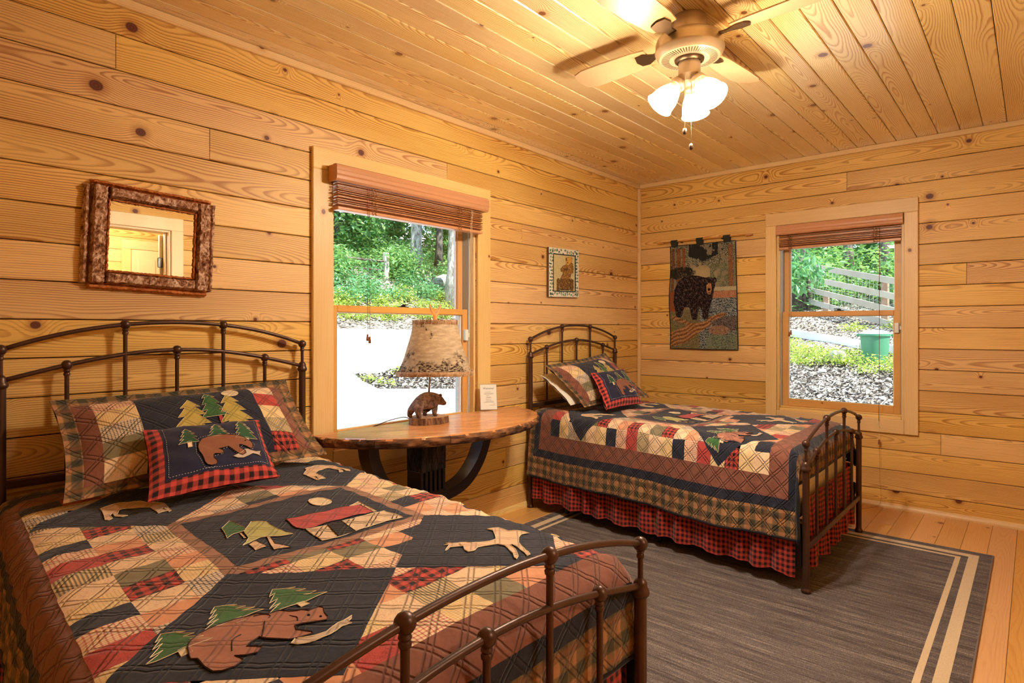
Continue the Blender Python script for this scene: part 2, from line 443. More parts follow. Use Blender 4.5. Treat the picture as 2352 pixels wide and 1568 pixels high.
BLINDW = pine('blind_slat_wood', srgb(210, 150, 102), srgb(176, 112, 72), srgb(130, 74, 46), rough=.35, contrast=.4, tint=.05, knot_s=.3, swap='xz')
CORD = simple('blind_cord', srgb(150, 98, 50), .8)
CORDL = simple('blind_cord_pale', srgb(232, 214, 178), .8)
TASSEL = simple('tassel_wood', srgb(140, 84, 46), .45)
def T(side):
    """map (along wall, out into room, z) to world"""
    return (lambda a, d, z: (a, d, z)) if side == 'L' else (lambda a, d, z: (d, a, z))
def wbox(mb, side, a0, a1, d0, d1, z0, z1, c=.003):
    if side == 'L': return mb.cbox(a0, a1, d0, d1, z0, z1, c)
    return mb.cbox(d0, d1, a0, a1, z0, z1, c)
def window(n, side, W, cas, label, hmat, vmat):
    a0, a1, z0, z1 = W
    c0, c1, cz0, cz1 = cas
    base = T(side)((a0 + a1) / 2, 0, z0)
    root = empty('window_%d' % n, base); struct(root, label, 'window')
    def P(name, mat, *b, c=.003, parent=root): return wbox(MB(), side, *b, c).build(name, mat, parent)
    # flat casing boards around the opening
    P('casing', hmat, c0, c1, .0005, .021, z1 - .004, cz1)
    P('casing', hmat, a0 + .001, a1 - .001, .0005, .021, cz0, z0 + .002)
    P('casing', vmat, c0, a0, .0005, .021, cz0, z1 - .004)
    P('casing', vmat, a1, c1, .0005, .021, cz0, z1 - .004)
    # jamb lining
    j = .018
    P('jamb', vmat, a0, a0 + j, -.165, .0, z0, z1); P('jamb', vmat, a1 - j, a1, -.165, .0, z0, z1)
    P('head_jamb', hmat, a0 + j, a1 - j, -.165, .0, z1 - j, z1); P('sill', hmat, a0 + j, a1 - j, -.17, .004, z0, z0 + .02)
    P('sill_step', hmat, a0 + j, a1 - j, -.12, -.030, z0 + .02, z0 + .032)
    for s0, s1 in ((a0 + j, a0 + j + .007), (a1 - j - .007, a1 - j)):
        P('jamb_liner', VINYL, s0, s1, -.15, -.035, z0 + .02, z1 - j, c=.001)
    zm = 1.298 if n == 1 else 1.305
    b0, b1 = a0 + j + .008, a1 - j - .008
    sw = .042
    def sash(name, s0, s1, zb, zt, d0, d1, bot, top):
        r = empty(name, T(side)((s0 + s1) / 2, (d0 + d1) / 2, zb)); r.parent = root
        r.location = Vector(r.location) - root.location
        BASE[r.name] = Vector(T(side)((s0 + s1) / 2, (d0 + d1) / 2, zb))
        P('stile', W_SASHV, s0, s0 + sw, d0, d1, zb, zt, parent=r); P('stile', W_SASHV, s1 - sw, s1, d0, d1, zb, zt, parent=r)
        P('rail', hm_sash, s0 + sw, s1 - sw, d0, d1, zb, zb + bot, parent=r); P('rail', hm_sash, s0 + sw, s1 - sw, d0, d1, zt - top, zt, parent=r)
        dm = (d0 + d1) / 2
        P('glazing_bead', WHITEPL, s0 + sw, s0 + sw + .006, dm - .004, dm + .004, zb + bot, zt - top, c=.001, parent=r)
        P('glazing_bead', WHITEPL, s1 - sw - .006, s1 - sw, dm - .004, dm + .004, zb + bot, zt - top, c=.001, parent=r)
        mb = MB()
        q = [T(side)(a, dm, z) for a, z in ((s0 + sw, zb + bot), (s1 - sw, zb + bot), (s1 - sw, zt - top), (s0 + sw, zt - top))]
        mb.add(q, [(0, 1, 2, 3)]).build('pane', GLASS, r, fixn=False)
        return r
    hm_sash = W_SASH if side == 'L' else SASH_Y
    sash('upper_sash', b0, b1, zm - .020, z1 - j, -.125, -.088, .036, .042)
    lo = sash('lower_sash', b0, b1, z0 + .032, zm + .018, -.082, -.045, .055, .036)
    # latch on the meeting rail
    mb = MB(); am = (a0 + a1) / 2 + (.0 if n == 1 else .0)
    wbox(mb, side, am - .03, am + .03, -.082, -.06, zm + .018, zm + .024, .001)
    wbox(mb, side, am - .012, am + .012, -.078, -.064, zm + .024, zm + .032, .002)
    wbox(mb, side, am - .035, am + .006, -.074, -.068, zm + .030, zm + .036, .002)
    mb.build('sash_latch', BRONZE, root)
    return root
SASH_Y = pine('sash_pine_deep', srgb(226, 172, 104), srgb(190, 124, 62), srgb(88, 44, 24), rough=.4, contrast=.4, tint=.03, knot_s=.8, swap='y')
window(1, 'L', WIN1, (1.918, 3.158, .505, 2.066), 'double hung pine window looking out on the driveway behind the table lamp', W_TRIM, W_TRIMV)
window(2, 'R', WIN2, (1.076, 2.038, .502, 2.054), 'double hung pine window looking out on the fence and green bin', MATS['pine_trim_deep'], W_TRIMVR)

def tassel(mb, p, s=1.0):
    x, y, z = p
    mb.lathe([(.001, 0), (.004 * s, -.001), (.0055 * s, -.006 * s), (.0045 * s, -.012 * s), (.0065 * s, -.016 * s), (.0075 * s, -.03 * s), (.006 * s, -.034 * s), (.0001, -.035 * s)], (x, y, z), 12)
def blind(n, side, a0, a1, d0, z_top, z_val, z_bot, nsl, label, mat, inside):
    base = T(side)((a0 + a1) / 2, d0, z_bot)
    root = empty('wooden_blind', base, label, 'blind')
    t = T(side)
    # valance: moulded profile
    prof = [(0, 0), (.0, 1.0), (.022, 1.0), (.030, .93), (.033, .80), (.030, .66), (.033, .60), (.0335, .40), (.030, .34), (.032, .28), (.030, .12), (.022, 0.0)]
    h = z_top - z_val; v0, v1 = (a0 - .012, a1 + .012) if not inside else (a0, a1)
    mb = MB(); k = len(prof)
    mb.add([t(a, d0 + .022 + d, z_val + q * h) for a in (v0, v1) for d, q in prof], [tuple(range(k)), tuple(range(k, 2 * k))] + [(i, (i + 1) % k, k + (i + 1) % k, k + i) for i in range(k)])
    mb.build('valance', mat, root)
    if not inside:   # returns at both ends of the valance
        for a in (v0, v1 - .012): wbox(MB(), side, a, a + .012, d0 - .018, d0 + .024, z_val, z_top, .003).build('valance_return', mat, root)
    wbox(MB(), side, a0 + .01, a1 - .01, d0 - .016, d0 + .018, z_top - .045, z_top - .006, .002).build('head_rail', mat, root)
    zs = np.linspace(z_bot + .022, z_val + .006 + (.0 if n == 1 else .0), nsl)
    r = random.Random(n)
    for i, z in enumerate(zs):
        dd = r.uniform(-.003, .003); tilt = r.uniform(-.004, .004) + .003
        mb = MB(); w = .024
        P4 = [(-w, -tilt), (w, tilt), (w, tilt + .0024), (0, .0036), (-w, -tilt + .0024)]
        mb.add([t(a, d0 + dd + q, z + e) for a in (a0 + .012, a1 - .012) for q, e in P4], [tuple(range(5)), tuple(range(5, 10))] + [(j, (j + 1) % 5, 5 + (j + 1) % 5, 5 + j) for j in range(5)])
        mb.build('slat', mat, root)
    wbox(MB(), side, a0 + .012, a1 - .012, d0 - .025, d0 + .025, z_bot, z_bot + .016, .003).build('bottom_rail', mat, root)
    # ladder cords bunched up in loops at two places
    for f in (.215, .80) if n == 1 else (.12, .80):
        a = a0 + (a1 - a0) * (1 - f if side == 'L' else f)
        for off in (-.009, .009):
            pts = []; zz = np.linspace(z_val, z_bot - .004, 22)
            for q, z in enumerate(zz): pts.append(t(a + off + (.006 if q % 2 else -.006), d0 + .028 + (.006 if q % 3 == 0 else 0), z))
            MB().tube(smooth_path(pts, 3), .0013, 5).build('ladder_cord', CORD, root)
    return root, t
b1, t1 = blind(1, 'L', 2.030, 3.068, .046, 1.985, 1.905, 1.772, 17, 'raised brown wooden blind over the window behind the lamp', BLINDW, False)
BL_Y = pine('blind_slat_wood_deep', srgb(210, 150, 102), srgb(176, 112, 72), srgb(130, 74, 46), rough=.35, contrast=.4, tint=.05, knot_s=.3, swap='y')
b2, t2 = blind(2, 'R', 1.156, 1.956, -.012, 1.958, 1.888, 1.782, 15, 'raised brown wooden blind over the window beside the tapestry', BL_Y, True)
def cord(root, pts, mat, tips, name='pull_cord', r=.0011):
    MB().tube(smooth_path(pts, 4), r, 5).build(name, mat, root)
    for p in tips:
        mb = MB(); tassel(mb, p); mb.build('tassel', TASSEL, root, smooth=True)
DCORD = simple('tilt_cord_dark', srgb(96, 70, 44), .8)
cord(b1, [(2.886, .076, 1.90), (2.886, .078, 1.5), (2.888, .076, 1.168)], DCORD, [(2.888, .076, 1.170)])
cord(b1, [(2.880, .080, 1.90), (2.880, .08, 1.5), (2.879, .082, 1.156)], DCORD, [(2.879, .082, 1.158)])
cord(b1, [(2.150, .080, 1.90), (2.150, .060, 1.5), (2.15, .046, .80), (2.155, .042, .55)], CORDL, [(2.155, .042, .55)])
cord(b1, [(2.140, .080, 1.90), (2.140, .060, 1.5), (2.142, .046, .80), (2.15, .042, .60)], CORDL, [])
cord(b2, [(.022, 1.256, 1.888), (.022, 1.257, 1.5), (.022, 1.258, 1.185)], DCORD, [(.022, 1.258, 1.187)])
cord(b2, [(.026, 1.248, 1.888), (.026, 1.249, 1.5), (.026, 1.247, 1.172)], DCORD, [(.026, 1.247, 1.174)])
cord(b2, [(.026, 1.820, 1.888), (.026, 1.820, 1.2), (.026, 1.818, .575)], DCORD, [], r=.0016)
cord(b2, [(.026, 1.818, .575), (.027, 1.812, .560), (.03, 1.824, .548), (.028, 1.832, .537)], CORDL, [], 'cord_knot', .0022)
cord(b2, [(.026, 1.818, .565), (.028, 1.82, .48), (.028, 1.82, .44)], CORDL, [(.028, 1.82, .455)], r=.0009)
cord(b2, [(.028, 1.82, .43), (.028, 1.824, .2), (.03, 1.83, .045), (.06, 1.80, .006), (.18, 1.72, .004)], CORD, [], r=.0009)
# small white magnetic contact sensors on the sashes
for side, a, z, nm in (('L', 2.085, 1.158, 'white plastic window sensor behind the lampshade'), ('R', 1.912, 1.203, 'white plastic window sensor above the green bin')):
    root = empty('window_sensor', T(side)(a, -.03, z - .03), nm, 'sensor')
    wbox(MB(), side, a - .013, a + .013, -.0445, -.022, z - .034, z + .034, .003).build('sensor_body', WHITEPL, root)
    s = -1 if side == 'L' else 1
    wbox(MB(), side, a + s * .016, a + s * .027, -.0445, -.026, z - .013, z + .013, .002).build('magnet', WHITEPL, root)

# doorway behind the camera, seen only in the mirror
dr = empty('door_1', (3.02, RY, 0)); struct(dr, 'open doorway with pine casing reflected in the bark mirror', 'door')
W_PALE = pine('pale_pine', srgb(246, 226, 186), srgb(228, 190, 138), srgb(120, 80, 50), contrast=.4, tint=.03, knot_s=.8)
W_PALEV = pine('pale_pine_upright', srgb(246, 226, 186), srgb(228, 190, 138), srgb(120, 80, 50), contrast=.4, tint=.03, knot_s=.8, swap='z')
x0, x1, dz = DOOR[0], DOOR[1], DOOR[3]
MB().cbox(x0 - .10, x1 + .10, RY - .02, RY - .0005, dz, dz + .11).build('casing', W_PALE, dr)
MB().cbox(x0 - .10, x0, RY - .02, RY - .0005, 0, dz).build('casing', W_PALEV, dr)
MB().cbox(x1, x1 + .10, RY - .02, RY - .0005, 0, dz).build('casing', W_PALEV, dr)
MB().cbox(x0, x0 + .018, RY, RY + .13, 0, dz).build('jamb', W_PALEV, dr)
MB().cbox(x1 - .018, x1, RY, RY + .13, 0, dz).build('jamb', W_PALEV, dr)
MB().cbox(x0 + .018, x1 - .018, RY, RY + .13, dz - .018, dz).build('head_jamb', W_PALE, dr)
MB().cbox(x0 + .018, x0 + .03, RY + .05, RY + .085, 0, dz - .018).build('door_stop', W_PALEV, dr)
MB().cbox(x0 - .72, x0 + .040, RY + .142, RY + .178, .01, dz - .025).build('door_leaf', W_PALEV, dr)
HINGE = simple('hinge_steel', srgb(110, 112, 112), .35, metal=.8)
MB().cbox(x0 + .018, x0 + .062, RY + .126, RY + .139, 1.74, 1.83, .006).build('hinge', HINGE, dr)
# hallway beyond the doorway
HY = 4.75
hall = struct(MB().box(1.0, RX, HY, HY + .1, 0, RZ).build('wall_back', W_DARKGAP), 'plank wall of the hallway reflected in the mirror', 'wall')
for i in range(len(zl) - 1):
    plank_obj('plank', RX - 1.0, zl[i + 1] - zl[i] - .003, .024, W_WALL, (1.0, HY, (zl[i] + zl[i + 1]) / 2), ((1, 0, 0), (0, 0, 1), (0, -1, 0)), hall)
struct(MB().box(.9, 1.0, RY + .13, HY, 0, RZ).box(RX, RX + .1, RY + .13, HY, 0, RZ).build('wall_hall', W_WALL), 'end walls of the hallway beyond the doorway', 'wall')
struct(MB().box(.9, RX + .1, RY + .13, HY + .1, RZ, RZ + .08).build('ceiling_hall', W_CEIL), 'pine ceiling of the hallway beyond the doorway', 'ceiling')
struct(MB().box(.9, RX + .1, RY + .1, HY + .1, -.1, 0).build('floor_hall', W_FLOOR), 'pine floor of the hallway beyond the doorway', 'floor')
CREAMP = simple('closet_paint', srgb(226, 200, 150), .5, var=.05, scale=3)
cl = empty('door_2', (2.4, HY - .03, 0)); struct(cl, 'pale bifold closet doors in the hallway reflected in the mirror', 'door')
cx0 = 1.30; lw = .29
for k in range(4):
    a = cx0 + k * lw
    leaf = MB().cbox(a + .003, a + lw - .003, HY - .055, HY - .026, .02, 2.04, .004).build('closet_leaf', CREAMP, cl)
    for q0, q1 in ((1.12, 1.94), (.12, 1.02)):
        MB().cbox(a + .06, a + lw - .06, HY - .064, HY - .055, q0, q1, .006).build('raised_panel', CREAMP, leaf)
MB().cbox(cx0 - .09, cx0, HY - .046, HY - .0245, 0, 2.045).build('casing', W_TRIMV, cl)
MB().cbox(cx0 + 4 * lw, cx0 + 4 * lw + .09, HY - .046, HY - .0245, 0, 2.045).build('casing', W_TRIMV, cl)
MB().cbox(cx0 - .09, cx0 + 4 * lw + .09, HY - .046, HY - .0245, 2.045, 2.14).build('head_casing', W_TRIM, cl)
hl = empty('hall_light', (2.9, 3.95, RZ - .09), 'round white hallway ceiling light beyond the doorway', 'ceiling light')
m, nt = new_mat('hall_glass'); finish(nt, (.9, .85, .75), .4, emit=(1, .88, .68), emit_s=3.0)
MB().lathe([(.001, -.07), (.08, -.062), (.13, -.03), (.14, 0)], (2.9, 3.95, RZ - .012), 24).build('glass_bowl', m, hl, smooth=True)
MB().lathe([(.15, -.012), (.15, 0), (.001, 0)], (2.9, 3.95, RZ - .0005), 24).build('rim', BRONZE, hl)
add_light('hall_bulb', 'POINT', (0, 0, -.07), HALL_W, (1, .9, .74), .12, parent=hl)
# ------------------------------------------------------------------ fabrics
def stitch_h(nt, u, v, pitch=.062):
    out = None
    for s in (1.0, -1.0):
        a = mt(nt, 'FRACT', mt(nt, 'MULTIPLY', mt(nt, 'MULTIPLY_ADD', v, s, u), .7071 / pitch))
        for c in (.40, .60):
            d = sstep(nt, mt(nt, 'ABSOLUTE', mt(nt, 'SUBTRACT', a, c)), 0.0, .065)
            out = d if out is None else mt(nt, 'MULTIPLY', out, d)
    return out
def check(nt, u, v, size, soft=.06):
    """gingham value 0, .5, 1"""
    def st(x):
        f = mt(nt, 'PINGPONG', mt(nt, 'DIVIDE', x, size * 2), .5)
        return sstep(nt, f, .25 - soft, .25 + soft)
    return mt(nt, 'MULTIPLY', mt(nt, 'ADD', st(u), st(v)), .5)
def stripes(nt, x, size, soft=.12, duty=.25):
    f = mt(nt, 'PINGPONG', mt(nt, 'DIVIDE', x, size * 2), .5)
    return sstep(nt, f, duty - soft, duty + soft)
def fabric(name, fn, quilt=True, rough=.85, bump_s=.6, fade=.10):
    m, nt = new_mat(name)
    uv = nd(nt, 'ShaderNodeTexCoord').outputs['UV']
    wob = nd(nt, 'ShaderNodeTexNoise', {'Vector': uv, 'Scale': 9.0, 'Detail': 1.0}).outputs['Color']
    wv = nd(nt, 'ShaderNodeVectorMath', {0: wob, 1: (.5, .5, .5)}, operation='SUBTRACT').outputs[0]
    wv = nd(nt, 'ShaderNodeVectorMath', {0: wv, 1: (.010, .010, 0)}, operation='MULTIPLY').outputs[0]
    uw = nd(nt, 'ShaderNodeVectorMath', {0: uv, 1: wv}, operation='ADD').outputs[0]
    u, v = xyz(nt, uw)[:2]
    col = fn(nt, u, v, uw)
    f = noise(nt, uv, 26.0, 3.0, .6)
    hs = nd(nt, 'ShaderNodeHueSaturation', {'Value': mt(nt, 'MULTIPLY_ADD', f, fade * 4, 1.0 - fade * 2), 'Color': col})
    col = hs.outputs[0]
    u0, v0 = xyz(nt, uv)[:2]
    wr = noise(nt, uv, 34.0, 2.0, .6)
    if quilt:
        st = stitch_h(nt, u0, v0)
        h = mt(nt, 'MULTIPLY_ADD', wr, .55, st)
        col = mix(nt, mt(nt, 'MULTIPLY', mt(nt, 'SUBTRACT', 1.0, st), .33), col, (.02, .015, .012))
        n = bump(nt, h, bump_s, .008)
    else:
        n = bump(nt, wr, bump_s * .6, .005)
    finish(nt, col, rough, n, spec=.15, sheen=.15)
    return m
def plain(c, c2=None):
    return lambda nt, u, v, uv: (c if c2 is None else mix(nt, noise(nt, uv, 60.0, 3.0), c, c2))
def gingham(c1, c2, s, soft=.06):
    return lambda nt, u, v, uv: mix(nt, check(nt, u, v, s, soft), c1, c2)
def striped(c1, c2, s):
    return lambda nt, u, v, uv: mix(nt, stripes(nt, u, s), c1, c2)
def pane_check(c1, c2, s):
    def fn(nt, u, v, uv):
        a = stripes(nt, u, s, .08, .36); b = stripes(nt, v, s, .08, .36)
        return mix(nt, mt(nt, 'MULTIPLY', mt(nt, 'ADD', a, b), .6, clamp=True), c1, c2)
    return fn
def floral(c1, c2):
    def fn(nt, u, v, uv):
        f = noise(nt, uv, 70.0, 2.0, .7)
        return mix(nt, mt(nt, 'MULTIPLY', sstep(nt, mt(nt, 'ABSOLUTE', mt(nt, 'SUBTRACT', f, .5)), .03, .0), .6), c1, c2)
    return fn
def plaid(nt, u, v, uv):
    a = check(nt, u, v, .030, .05)
    b = stripes(nt, mt(nt, 'ADD', u, .01), .045, .10, .42); c = stripes(nt, mt(nt, 'ADD', v, .01), .045, .10, .42)
    col = ramp(nt, a, [(.0, srgb(178, 128, 86)), (.5, srgb(124, 98, 66)), (1.0, srgb(72, 66, 50))])
    col = mix(nt, mt(nt, 'MULTIPLY', b, .45), col, srgb(40, 38, 32))
    return mix(nt, mt(nt, 'MULTIPLY', c, .4), col, srgb(166, 100, 62))
FB = {
    'cream': fabric('cloth_cream', floral(srgb(234, 200, 160), srgb(198, 144, 108))),
    'butter': fabric('cloth_butter', pane_check(srgb(236, 206, 154), srgb(208, 168, 114), .0035)),
    'bstripe': fabric('cloth_ticking', striped(srgb(214, 188, 144), srgb(128, 108, 78), .0040)),
    'navy': fabric('cloth_navy', plain(srgb(34, 36, 48), srgb(44, 46, 60))),
    'redcheck': fabric('cloth_red_check', pane_check(srgb(236, 206, 168), srgb(188, 76, 66), .0048)),
    'redfloral': fabric('cloth_red_print', floral(srgb(186, 74, 66), srgb(110, 32, 32))),
    'buffalo': fabric('cloth_buffalo', gingham(srgb(198, 74, 62), srgb(40, 26, 26), .0135)),
    'peach': fabric('cloth_peach', plain(srgb(224, 160, 120), srgb(214, 146, 108))),
    'olive': fabric('cloth_olive', plain(srgb(126, 114, 86), srgb(136, 124, 96))),
    'bw': fabric('cloth_black_check', pane_check(srgb(226, 204, 178), srgb(44, 38, 44), .0046)),
    'brown': fabric('cloth_brown', plain(srgb(128, 78, 62), srgb(140, 88, 70))),
    'frame': fabric('cloth_frame_brown', plain(srgb(150, 108, 86), srgb(160, 116, 92))),
    'plaid': fabric('cloth_plaid', plaid),
    'binding': fabric('cloth_binding', plain(srgb(30, 28, 32)), quilt=False),
    'backing': fabric('cloth_backing', plain(srgb(40, 38, 44)), quilt=False),
    'bear': fabric('cloth_bear_brown', plain(srgb(160, 104, 82), srgb(170, 112, 90)), bump_s=.35),
    'fawn': fabric('cloth_fawn', plain(srgb(214, 172, 136), srgb(222, 182, 146)), bump_s=.35),
    'fish': fabric('cloth_fish', plain(srgb(202, 176, 154)), bump_s=.35),
    'green': fabric('cloth_green', plain(srgb(52, 92, 52), srgb(70, 110, 60)), bump_s=.35),
    'lime': fabric('cloth_lime', plain(srgb(186, 178, 112), srgb(172, 164, 96)), bump_s=.35),
    'red': fabric('cloth_red', plain(srgb(182, 74, 72)), bump_s=.5),
    'linen': fabric('cloth_linen', plain(srgb(226, 196, 162), srgb(206, 172, 136)), bump_s=.9),
    'black': fabric('cloth_black', plain(srgb(28, 24, 28)), bump_s=.5),
    'ivory': fabric('cloth_ivory', plain(srgb(228, 204, 164)), bump_s=.35),
    'gold': fabric('cloth_gold', plain(srgb(190, 168, 88), srgb(176, 152, 74)), bump_s=.35),
    'pnavy': fabric('cloth_cushion_navy', plain(srgb(36, 36, 58), srgb(42, 42, 66)), quilt=False),
    'pbuffalo': fabric('cloth_cushion_buffalo', gingham(srgb(204, 76, 66), srgb(40, 26, 28), .0160), quilt=False),
    'skirt': fabric('cloth_skirt_gingham', gingham(srgb(186, 64, 52), srgb(34, 22, 22), .0125), quilt=False, bump_s=.3),
    'white': fabric('cloth_white', plain(srgb(232, 222, 204)), quilt=False),
    'pgreen': fabric('cloth_cushion_green', plain(srgb(48, 84, 56)), quilt=False),
    'pbear': fabric('cloth_cushion_bear', plain(srgb(140, 88, 64)), quilt=False),
    'pfish': fabric('cloth_cushion_fish', plain(srgb(196, 172, 156)), quilt=False),
    'plinen': fabric('cloth_cushion_linen', plain(srgb(230, 200, 166)), quilt=False),
}
THREAD = simple('thread_dark', srgb(58, 32, 24), .8)
THREADW = simple('thread_white', srgb(236, 228, 214), .8)
THREADL = simple('thread_pale', srgb(226, 206, 170), .8)

def ccw(poly):
    a = sum(poly[i][0] * poly[(i + 1) % len(poly)][1] - poly[(i + 1) % len(poly)][0] * poly[i][1] for i in range(len(poly)))
    return poly if a > 0 else poly[::-1]
def gridded(polys, step, mapfn, off=0.0):
    """list of 2-D polygons -> MB whose faces follow mapfn; returns (MB, uvs)"""
    bm = bmesh.new()
    for poly in polys:
        vs = [bm.verts.new((x, y, 0)) for x, y in ccw(poly)]
        try: bm.faces.new(vs)
        except ValueError: pass
    bm.normal_update()
    if any(len(f.verts) > 4 for f in bm.faces): bmesh.ops.triangulate(bm, faces=[f for f in bm.faces if len(f.verts) > 4])
    xs = [v.co.x for v in bm.verts]; ys = [v.co.y for v in bm.verts]
    for ax, lo, hi in ((0, min(xs), max(xs)), (1, min(ys), max(ys))):
        st = step[ax] if isinstance(step, tuple) else step
        k = math.floor(lo / st) + 1
        while k * st < hi - 1e-5:
            co = Vector((k * st, 0, 0)) if ax == 0 else Vector((0, k * st, 0))
            no = Vector((1, 0, 0)) if ax == 0 else Vector((0, 1, 0))
            bmesh.ops.bisect_plane(bm, geom=bm.verts[:] + bm.edges[:] + bm.faces[:], dist=1e-6, plane_co=co, plane_no=no)
            k += 1
    bm.verts.index_update()
    uv = np.array([(v.co.x, v.co.y) for v in bm.verts])
    mb = MB(); mb.v = [tuple(map(float, p)) for p in mapfn(uv, off)]
    mb.f = [tuple(v.index for v in f.verts) for f in bm.faces]
    bm.free()
    return mb, uv
def clip_half(poly, a, b, keep_left=True):
    """clip convex polygon by the line a->b"""
    out = []; n = len(poly)
    def sd(p):
        s = (b[0] - a[0]) * (p[1] - a[1]) - (b[1] - a[1]) * (p[0] - a[0])
        return s if keep_left else -s
    for i in range(n):
        p, q = poly[i], poly[(i + 1) % n]; sp, sq = sd(p), sd(q)
        if sp >= 0: out.append(p)
        if (sp > 0 and sq < 0) or (sp < 0 and sq > 0):
            t = sp / (sp - sq); out.append((p[0] + (q[0] - p[0]) * t, p[1] + (q[1] - p[1]) * t))
    return out
def parea(p):
    return abs(sum(p[i][0] * p[(i + 1) % len(p)][1] - p[(i + 1) % len(p)][0] * p[i][1] for i in range(len(p)))) / 2
def subtract(polys, conv):
    """convex polygons minus one convex (ccw) polygon"""
    conv = ccw(conv); out = []
    for p in polys:
        rest = ccw(p)
        for i in range(len(conv)):
            a, b = conv[i], conv[(i + 1) % len(conv)]
            o = clip_half(rest, a, b, False)
            if len(o) > 2 and parea(o) > 4e-5: out.append(o)
            rest = clip_half(rest, a, b, True)
            if len(rest) < 3 or parea(rest) < 1e-6: break
    return out
def vnoise(P, f, seed=0.0):
    x = P[..., 0] * f + seed; y = P[..., 1] * f - seed * 1.7
    return (np.sin(x * 1.7 + 1.3 * np.sin(y * 1.1)) + np.sin(y * 2.3 + 1.1 * np.sin(x * 1.9 + .7)) + np.sin((x + y) * 3.1 + seed)) / 3

# ------------------------------------------------------------------ bed frames
BEDMET = None
def bed_metal():
    m, nt = new_mat('bronze_bed_metal')
    tc = nd(nt, 'ShaderNodeTexCoord').outputs['Object']
    f = noise(nt, tc, 14.0, 3.0)
    finish(nt, mix(nt, f, srgb(66, 43, 33), srgb(92, 62, 48)), .36, None, metal=.5, spec=.5)
    return m
BEDMET = bed_metal()
BLACKMET = simple('black_rail_metal', srgb(22, 20, 20), .45, metal=.3)
BW = 1.083
HEADZ = dict(c=1.127, t=1.2125, l0=1.021, l1=1.070, l2=1.114, bar=.682, low=None)
FOOTZ = dict(c=.679, t=.7535, l0=.574, l1=.619, l2=.662, bar=.212, low=None)
BEDS = [dict(xh=3.7675, yh=.040, xf=3.958, yf=1.891), dict(xh=1.010, yh=.045, xf=1.246, yf=1.830)]
def arc_pts(pts, n=30):
    """parabola z(x) through the outer, middle points (least squares even polynomial)"""
    A = np.array([[1, x * x, x ** 4] for x, z in pts]); c = np.linalg.lstsq(A, np.array([z for x, z in pts]), rcond=None)[0]
    xm = max(x for x, z in pts); return [(x, c[0] + c[1] * x * x + c[2] * x ** 4) for x in np.linspace(-xm, xm, n)]
def on_rug(x, y): return .0098 if (.66 < x < 3.67 and .24 < y < 2.46) else 0.0
def board(root, name, cx, y, Z):
    h = BW / 2
    hb = empty(name, (cx, y, 0)); hb.parent = root; hb.location = Vector((cx, y, 0)) - root.location; BASE[hb.name] = Vector((cx, y, 0))
    def P(mb, nm, mat=BEDMET, sm=40): return mb.build(nm, mat, hb, smooth=sm)
    for s in (-1, 1):
        x = cx + s * h
        zb = on_rug(x, y)
        P(MB().lathe([(.0001, zb), (.020, zb), (.0215, zb + .006), (.0205, zb + .014), (.0165, zb + .018), (.0152, zb + .026), (.0152, Z['l0'] - .020)], (x, y, 0), 20), 'post')
        P(MB().lathe([(.0152, -.022), (.021, -.016), (.022, -.008), (.019, -.002), (.0165, .004), (.0165, .012), (.012, .020), (.0065, .024)], (x, y, Z['l0']), 20), 'post_collar')
        P(MB().lathe([(.0066, .022), (.0066, Z['c'] - Z['l0'] - .034), (.009, Z['c'] - Z['l0'] - .032), (.0095, Z['c'] - Z['l0'] - .026), (.0075, Z['c'] - Z['l0'] - .022), (.0095, Z['c'] - Z['l0'] - .018), (.007, Z['c'] - Z['l0'] - .012)], (x, y, Z['l0']), 14), 'post_neck')
        P(MB().ball((x, y, Z['c']), .0180), 'ball_finial', sm=True)
    up = arc_pts([(-h, Z['c']), (-h / 3, Z['t']), (h / 3, Z['t']), (h, Z['c'])])
    lo = arc_pts([(-h, Z['l0'] + .004), (-h * 2 / 3, Z['l1']), (0, Z['l2']), (h * 2 / 3, Z['l1']), (h, Z['l0'] + .004)])
    P(MB().tube([(cx + x, y, z) for x, z in up], .0078, 12), 'upper_arch', sm=True)
    P(MB().tube([(cx + x, y, z) for x, z in lo], .0078, 12), 'lower_arch', sm=True)
    P(MB().cbox(cx - h, cx + h, y - .009, y + .009, Z['bar'] - .014, Z['bar'] + .014, .003), 'bottom_bar')
    for x, zt, up_ in [(-h / 3, Z['t'], 1), (h / 3, Z['t'], 1), (-h * 2 / 3, Z['l1'], 0), (0, Z['l2'], 0), (h * 2 / 3, Z['l1'], 0)]:
        P(MB().lathe([(.0074, Z['bar']), (.0074, zt - .038), (.0100, zt - .036), (.0110, zt - .030), (.0086, zt - .026), (.0112, zt - .021), (.008, zt - .014)], (cx + x, y, 0), 12), 'spindle')
        P(MB().ball((cx + x, y, zt), .0176), 'ball_finial', sm=True)
    return hb
